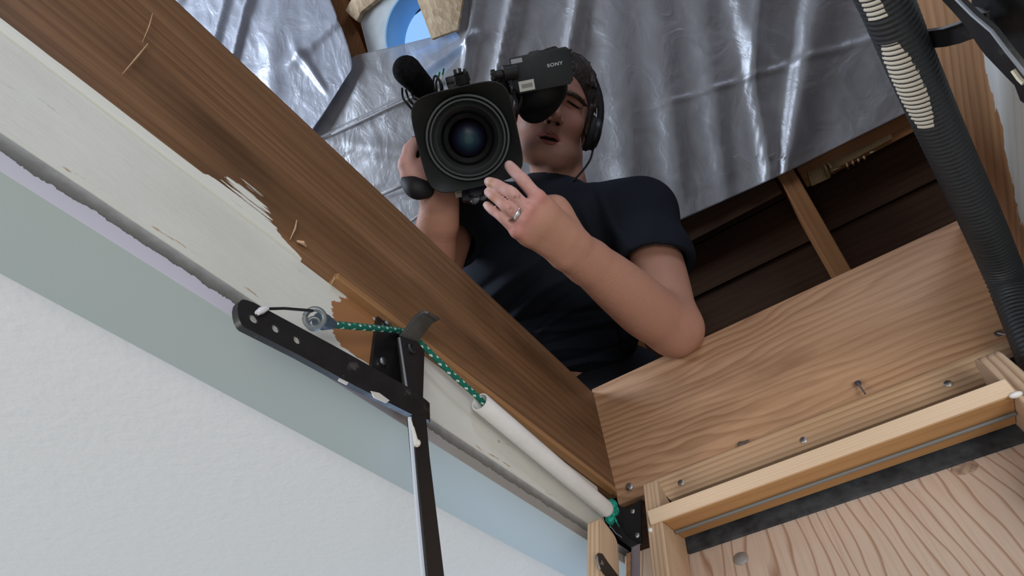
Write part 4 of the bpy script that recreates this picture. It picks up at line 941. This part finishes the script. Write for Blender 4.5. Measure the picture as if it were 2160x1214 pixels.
# hem of the sleeves and the neck opening are cut clean and hollow
def cut(S, p, n, R):
    sl, G = S.win(p-R, p+R); d = (G-p.astype(np.float32))@nrm(n).astype(np.float32); near = np.linalg.norm(G-p.astype(np.float32), axis=-1) < R
    S.F[sl] = np.where(near, np.maximum(S.F[sl], d), S.F[sl])
aL = nrm(EL_L-SH_L); hL = SH_L+aL*.118; cut(S, hL, aL+np.array([-.15, 0, 0]), .088)
S.cone(hL-aL*.045, hL+aL*.05, .050, .0565, .004, True)
aR = nrm(EL_R-SH_R); hR = SH_R+aR*.11; cut(S, hR, aR, .085); S.cone(hR-aR*.04, hR+aR*.05, .047, .055, .004, True)
S.cone(P(1174, 340, 1.215), P(1174, 402, 1.215), .056, .059, .006, True)
sdf_obj('t_shirt', S, M_shirt, person, None, 1, label='dark navy short-sleeved t-shirt'); del S
# trousers: kneeling behind the corner of the hatch
def w2c(p): return RW.T@(np.asarray(p, float)-CAM)
hip = P(1225, 850, 1.38); hw = c2w(hip)
K = SDF(w2c((1.15, .4, 2.85))-.55, w2c((1.15, .4, 2.85))+.55, .008)
hipw = np.array([1.06, .43, 2.86])
K.cone(P(1140, 830, 1.38), P(1290, 830, 1.37), .095, .095, .04); K.cone(w2c(hipw+[0, .09, 0]), w2c(hipw-[0, .09, 0]), .11, .11, .05)
for s_ in (-1, 1):
    kn_ = np.array([1.00, .44+s_*.17+.03, 2.715]); ft = np.array([1.42, .44+s_*.12+.03, 2.70])
    K.cone(w2c(hipw+[0, s_*.09, -.01]), w2c(kn_), .085, .062, .04); K.cone(w2c(kn_), w2c(ft), .060, .042, .03)
sdf_obj('trousers', K, plain('dark_denim', (.012, .014, .020), .85, 0, .2, .2, 300), person, None, 1); del K
for s_ in (-1, 1):
    ft = np.array([1.42, .47+s_*.12, 2.70]); F_ = SDF(w2c(ft)-.16, w2c(ft)+.16, .005)
    F_.cone(w2c(ft+[.02, 0, -.005]), w2c(ft+[.05, 0, .01]), .042, .040, .02); F_.cone(w2c(ft+[.0, 0, -.015]), w2c(ft+[.11, 0, -.03]), .038, .026, .02)
    sdf_obj('shoe', F_, M_char, person, None, 1)
# ring
a, b = FI[2][0], FI[2][1]; c = a+(b-a)*.46; d = nrm(b-a)
rgo = MB(); cc_ = c2w(c); dd = c2w(d)-CAM
rgo.lathe(cc_-dd*.0025, dd, [(0, .0106), (0, .0120), (.0005, .0123), (.0045, .0123), (.005, .0120), (.005, .0106), (0, .0106)], 32)
tag(rgo.build('finger_ring', plain('silver', (.75, .75, .77), .22, 1)), "plain silver ring on the person's ring finger", 'ring')
# headphones
M_hp = plain('black_headphone_plastic', (.012, .013, .016), .45, 0, .4, .3, 80)
hd = thing('headphones', c2w(hp_(.09, -.012, -.012)), "black headphones on the person's dark hair, one ear cup in view", 'headphones')
V3 = lambda l, u, f: c2w(hvec(l, u, f))-CAM
for s_ in (1, -1):
    MB().lathe(c2w(hp_(s_*.078, -.014, -.012)), V3(s_, 0, 0), [(0, .030), (.002, .036), (.010, .037), (.014, .034)], 28, None, True, True).build('ear_cushion', plain('soft_black', (.018, .018, .02), .8), hd)
    MB().lathe(c2w(hp_(s_*.091, -.014, -.012)), V3(s_, 0, 0), [(0, .033), (.008, .033), (.015, .026), (.018, .012), (.018, .0005)], 28).build('ear_cup', M_hp, hd)
bp_ = [hp_(.104*math.cos(t), .010+.130*math.sin(t), -.018) for t in np.linspace(-.12, math.pi+.12, 30)]
MB().tube([c2w(p) for p in bp_], .0075, 10, True, .45, up=V3(0, 0, 1)).build('headband', M_hp, hd)
MB().tube(spline([c2w(p) for p in (hp_(.100, -.045, -.008), P(1243, 340, 1.155), P(1218, 372, 1.135), P(1190, 395, 1.125), P(1165, 412, 1.120), P(1150, 440, 1.11))], 8), .0022, 8).build('cord', M_hp, hd)

# ------------------------------------------------------------------ the camcorder
HZ = .782                                                       # distance of the lens hood's front edge
cO = pc(987, 291, HZ); cB = nrm(cO); rl = math.radians(-13)
cR = np.array([math.cos(rl), math.sin(rl), 0]); cR = nrm(cR-cB*np.dot(cR, cB)); cU = np.cross(cR, cB)  # right, up(image) ; y down frame
if cU[1] > 0: cU = -cU
def cv(r, u, b): return c2w(cO+cR*r+cU*u+cB*b)
def cd_(r, u, b): return c2w(cR*r+cU*u+cB*b)-CAM
PX = HZ/FOC
M_cam = plain('camera_black', (.014, .015, .015), .5, 0, .4, .25, 90, .1)
M_hood = plain('hood_black', (.016, .018, .017), .55, 0, .4, .15, 60, .06)
M_ringg = plain('lens_ring_grey', (.055, .060, .062), .38, 0, .5)
M_deep = plain('lens_inner_black', (.004, .004, .005), .35, 0, .4)
M_glass = NT('lens_glass_painted_glint'); g_ = M_glass
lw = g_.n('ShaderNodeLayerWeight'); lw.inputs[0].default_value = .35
cg = g_.ramp(lw.outputs['Facing'], [(0, (.040, .085, .085)), (.012, (.012, .032, .050)), (.05, (.004, .012, .024)), (.085, (.007, .005, .016)), (.15, (.0015, .0015, .002))])  # central blue green glint painted into the colour by viewing angle
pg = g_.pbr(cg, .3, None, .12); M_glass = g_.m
cm = thing('camcorder', cv(0, -.06, .2), 'black shoulder camcorder with a squarish lens hood facing down, held in both hands', 'camcorder')
NL = 64
def rsq(hw, hh, r, b, taper=1.):
    out = []
    for k in range(NL):
        t = 2*math.pi*k/NL; c_, s_ = math.cos(t), math.sin(t); n_ = 5.2
        f = (abs(c_)**n_+abs(s_)**n_)**(-1/n_); out.append(cv(hw*c_*f, hh*s_*f, b))
    return out
def cir(r, b, du=0., dr=0.): return [cv(dr+r*math.cos(2*math.pi*k/NL), du+r*math.sin(2*math.pi*k/NL), b) for k in range(NL)]
hw, hh = 107*PX, 104*PX
ho = MB(); ho.loft([rsq(hw*.80, hh*.80, 0, .075), rsq(hw*.97, hh*.97, 0, .030), rsq(hw, hh, 0, .006), rsq(hw*1.0, hh*1.0, 0, .0005), rsq(hw*.985, hh*.985, 0, 0), rsq(hw*.965, hh*.965, 0, .0015), cir(94*PX, .020), cir(91*PX, .026), cir(90*PX, .040), cir(86*PX, .060)], False, False)
ho.build('lens_hood', M_hood, cm, ang=45)
rg_ = MB()
rg_.loft([cir(92*PX, .022), cir(90*PX, .0185), cir(86.5*PX, .0185), cir(85*PX, .023), cir(84.5*PX, .030)], False, False); rg_.build('outer_ring', M_ringg, cm, ang=50)
r3 = MB(); r3.loft([cir(84.5*PX, .026), cir(82*PX, .0215), cir(78.5*PX, .0215), cir(77*PX, .027), cir(73*PX, .033), cir(71*PX, .034), cir(66*PX, .037)], False, False); r3.build('filter_ring', plain('lens_ring_mid', (.032, .036, .037), .36), cm, ang=50)
r4 = MB(); r4.loft([cir(68*PX, .036), cir(60*PX, .039), cir(54*PX, .052), cir(44*PX, .056), cir(43*PX, .075)], False, False); r4.build('inner_barrel', M_deep, cm, ang=30)
MB().ball(cv(.001, -.002, .075), 56*PX, 56*PX, .026, cd_(1, 0, 0), cd_(0, 1, 0), cd_(0, 0, -1), 40, 18).build('front_element', M_glass, cm, label='dark glass with a painted blue green glint')
# barrel and body behind the hood
MB().lathe(cv(0, 0, .05), cd_(0, 0, 1), [(0, .050), (.02, .050), (.022, .046), (.09, .044), (.092, .047), (.11, .047), (.112, .038), (.15, .036)], 48).build('lens_barrel', M_cam, cm)
def cbox(r, u, b, hr, hu, hb): return MB().obox(cv(r, u, b), cd_(1, 0, 0), cd_(0, 1, 0), cd_(0, 0, 1), hr, hu, hb)
cbox(-.004, -.002, .275, .046, .062, .085).build('body', M_cam, cm, bevel=.008, seg=3)
cbox(-.004, .088, .24, .010, .008, .085).build('carry_handle', M_cam, cm, bevel=.004, seg=2)
for b_ in (.165, .315): cbox(-.004, .072, b_, .009, .018, .010).build('handle_post', M_cam, cm, bevel=.003)
cbox(-.062, -.010, .125, .020, .030, .050).build('grip_box', M_cam, cm, bevel=.008, seg=3)
# hand strap round the right hand
stp = spline([P(852, 381, .835), P(866, 389, .828), P(884, 397, .826), P(905, 402, .836)], 6)
lo = [[c2w(p+np.array(q)) for q in ((0.002, -.0085, -.002), (.001, .0085, -.004), (0.002, .0095, .003), (.003, -.0085, .003))] for p in stp]
MB().loft(lo).build('hand_strap', plain('strap_webbing', (.010, .010, .011), .6, 0, .3, .3, 200, .3), cm, bevel=.0015)
pd_ = SDF(P(880, 390, .84)-.07, P(880, 390, .84)+.07, .002); pd_.chain([P(860, 383, .838), P(878, 397, .832), P(898, 400, .836)], [.0105, .0155, .0125], .006); sdf_obj('strap_pad', pd_, plain('strap_leather', (.009, .009, .010), .7), cm)
# things under the lens: label, gears
MB().prism([pt(957, 393, .850), pt(982, 390, .850), pt(988, 412, .850), pt(961, 417, .850)], c2w(np.array([0, 0, .004]))-CAM).build('cream_label', plain('cream_paper', (.62, .62, .52), .6), cm, label='small cream paper label')
for i, y in enumerate((400, 407)): MB().tube([pt(963, y, .8493), pt(978, y-2, .8493)], .0004, 5).build('label_line', M_ringg, cm)
M_gear = plain('blue_black_gear', (.016, .018, .032), .3, 0, .6, .5, 120)
for i, (x, y, rr_) in enumerate(((1004, 398, .012), (1000, 418, .009), (1018, 412, .008))):
    lp = [];
    for b_ in (0, .012):
        lp.append([c2w(pc(x, y, .835+.006*i)+np.array([math.cos(t), math.sin(t), 0])*rr_*(1. if k % 2 else .84)+np.array([0, 0, b_])) for k, t in enumerate(np.linspace(0, 2*math.pi, 24, endpoint=False))])
    MB().loft(lp).build('zoom_gear', M_gear, cm, bevel=.0006)
MB().obox(pt(998, 406, .86), *(c2w(np.array(v))-CAM for v in ((1, 0, 0), (0, 1, 0), (0, 0, 1))), .016, .014, .012).build('motor_block', M_gear, cm, bevel=.003)
MB().ball(pt(995, 424, .838), .0022).build('small_screw', M_steel, cm)
# viewfinder
vz = .90; vA = pc(1136, 150, vz); vB = nrm(vA); vt = math.radians(-12.5); vR = np.array([math.cos(vt), math.sin(vt), .06]); vR = nrm(vR-vB*np.dot(vR, vB)*.7); vU = -nrm(np.cross(vB, vR)); vF = np.cross(vR, -vU)
vF = nrm(vF); vF = vF if vF[2] > 0 else -vF
def vv(r, u, b): return c2w(vA+vR*r+vU*u+vF*b)
def vd(r, u, b): return c2w(vR*r+vU*u+vF*b)-CAM
px2 = vz/FOC
VM = (vd(1, 0, 0), vd(0, 1, 0), vd(0, 0, 1))
vf = thing('viewfinder', vv(0, 0, .02), 'boxy black viewfinder with a white label above the camcorder, over the right eye', 'viewfinder') if False else cm
M_vf = plain('viewfinder_shell', (.016, .021, .023), .42, 0, .45, .12, 120, .08)
vo_ = MB(); vo_.prism([vv(r*px2, u*px2, 0) for r, u in ((-58, 36), (-60, -22), (-46, -38), (62, -38), (70, -30), (70, 31), (64, 37), (10, 37), (8, 41), (-12, 41), (-16, 37))], vd(0, 0, .045)); vfo = vo_.build('viewfinder', M_vf, cm, bevel=.0025, seg=2)
MB().prism([vv(r*px2, u*px2, -.0012) for r, u in ((-54, 33), (-30, 33), (-30, 24), (-54, 24))], vd(0, 0, .002)).build('silver_tag', plain('silver_tag', (.42, .42, .46), .35, .5), vfo, label='silver tag')
MB().prism([vv(r*px2, u*px2, -.0012) for r, u in ((-46, -13), (-13, -13), (-13, -34), (-46, -34))], vd(0, 0, .0024)).build('white_label', plain('white_label', (.80, .80, .74), .5), vfo, label='white label with grey print')
for i in range(9):
    x0 = -40+i*2.6; MB().prism([vv(r*px2, u*px2, -.0016) for r, u in ((x0, -19.5), (x0+1.7, -19.5), (x0+1.7, -28), (x0, -28))], vd(0, 0, .0008)).build('print_mark', plain('grey_print', (.22, .23, .23), .6) if i == 0 else bpy.data.materials['grey_print'], vfo)
tc = bpy.data.curves.new('lettering', 'FONT'); tc.body = 'SONY'; tc.size = .0066; tc.extrude = .0003; tc.offset = .00022; tc.align_x = 'CENTER'; tc.space_character = 1.15
to = bpy.data.objects.new('tmp', tc); COL.objects.link(to); bpy.context.view_layer.update()
tm = bpy.data.meshes.new_from_object(to); bpy.data.objects.remove(to); tm.materials.append(plain('white_print', (.72, .74, .75), .5))
lt_ = bpy.data.objects.new('lettering', tm); link(lt_, vfo, frame(vv(36*px2, 4*px2, -.0006), [1.25*x for x in vd(1, 0, 0)], vd(0, 1, 0), vd(0, 0, -1)))
lt_['label'] = 'white lettering'
for i in range(5):
    MB().obox(vv(72*px2, (28-9*i)*px2, .012), *VM, .0028, .0020, .010).build('knurl', M_cam, vfo, bevel=.0008)
# eyepiece: soft flared cup to the eye
ey = SDF(pc(1135, 205, .95)-.12, pc(1135, 205, .95)+.15, .0022)
ey.cone(pc(1140, 184, .945), pc(1150, 182, .965), .030, .030, .012); ey.cone(pc(1120, 196, .955), pc(1128, 222, .99), .026, .028, .02)
ey.cone(pc(1160, 186, .955), pc(1150, 205, .99), .026, .026, .02); ey.cone(pc(1124, 226, .99), pc(1146, 216, 1.065), .020, .027, .015)
sdf_obj('eyecup', ey, plain('soft_rubber', (.009, .010, .011), .6, 0, .35, .2, 60), cm, None, 1, label='soft black rubber eyecup')
# arm that carries the viewfinder
MB().lathe(pt(1036, 160, .895), c2w(nrm(np.array([.95, -.2, .1])))-CAM, [(0, .0005), (0, .0085), (.006, .0085), (.007, .0065), (.018, .0065), (.019, .0115), (.040, .0115), (.041, .0005)], 24).build('viewfinder_arm', M_cam, cm)
for k in range(8):
    t = k/8*2*math.pi; MB().obox(c2w(pc(1038, 160, .895)+np.array([.001, .0085*math.sin(t), .0085*math.cos(t)])), *VM, .0030, .0014, .0014).build('knob_rib', M_cam, cm)
MB().tube([pt(1052, 166, .91), pt(1062, 190, .93), pt(1050, 215, .96)], .012, 12).build('viewfinder_bracket', M_cam, cm)
MB().tube(spline([pt(1094, 190, .93), pt(1100, 205, .93), pt(1098, 220, .935), pt(1092, 240, .95)], 6), .0022, 8).build('cable', M_pale_edge if False else M_cam, cm)
MB().tube(spline([pt(1090, 178, .92), pt(1084, 196, .925), pt(1090, 215, .93)], 6), .0028, 8).build('cable', M_cam, cm)
# shotgun microphone with foam windshield
m0, m1 = pc(859, 149, .835), pc(889, 181, .875); fm = SDF(np.minimum(m0, m1)-.05, np.maximum(m0, m1)+.05, .0016)
fm.cone(m0, m1, .0205, .0185, .004); sl, G = fm.win(fm.lo, fm.lo+fm.h*fm.n); fm.F[sl] += (.0006*np.sin(G[..., 0]*1500)*np.sin(G[..., 1]*1500)*np.sin(G[..., 2]*1500)).astype(np.float32)
sdf_obj('microphone_foam', fm, plain('black_foam', (.008, .008, .009), .95, 0, .1, .5, 300, .6), cm, None, 0, label='black foam windshield')
MB().tube([c2w(m1), pt(906, 204, .905), pt(925, 226, .95)], .0095, 16).build('microphone', M_cam, cm)
MB().lathe(pt(903, 200, .90), c2w(nrm(m1-m0))-CAM, [(0, .0095), (0, .0145), (.012, .0145), (.012, .0095)], 24).build('microphone_clamp', M_cam, cm)
for k, pts in enumerate((((848, 186, .87), (850, 206, .865), (862, 222, .87), (874, 236, .89)), ((856, 190, .87), (862, 208, .865), (872, 220, .875), (886, 230, .89)), ((866, 192, .88), (872, 206, .87), (884, 212, .88), (896, 218, .9)),
                         ((916, 196, .89), (914, 172, .885), (918, 160, .885), (926, 168, .885), (930, 190, .89), (926, 200, .9)), ((922, 196, .89), (920, 176, .885), (924, 166, .885), (932, 178, .885), (934, 194, .895)))):
    MB().tube(spline([pt(*p) for p in pts], 6), .0017, 8).build('cable', M_cam, cm)
M_gt = plain('green_tag', (.01, .22, .11), .5)
for a, b in (((924, 164), (927, 152)), ((933, 158), (936, 144))):
    MB().tube([pt(*a, .888), pt(*b, .884)], .0016, 8).build('green_tag', M_gt, cm, label='green cable tag')
MB().tube([pt(929, 172, .89), pt(933, 158, .888)], .0013, 8).build('white_cable_end', M_pvc, cm, label='whitish cable end')
# small lamp shoe on the handle
la = c2w(nrm(np.array([.25, .75, .55])))-CAM
MB().lathe(pt(971, 156, .87), la, [(.006, .0005), (.006, .007), (0, .008), (0, .0115), (.012, .0120), (.013, .0095), (.045, .0095), (.045, .0005)], 24).build('cold_shoe_lamp', M_cam, cm)
for dx, dy in ((-11, -4), (-1, -7), (9, -5)): MB().obox(pt(971+dx, 156+dy, .87), *VM, .0022, .0038, .003).build('prong', M_cam, cm, bevel=.0006)
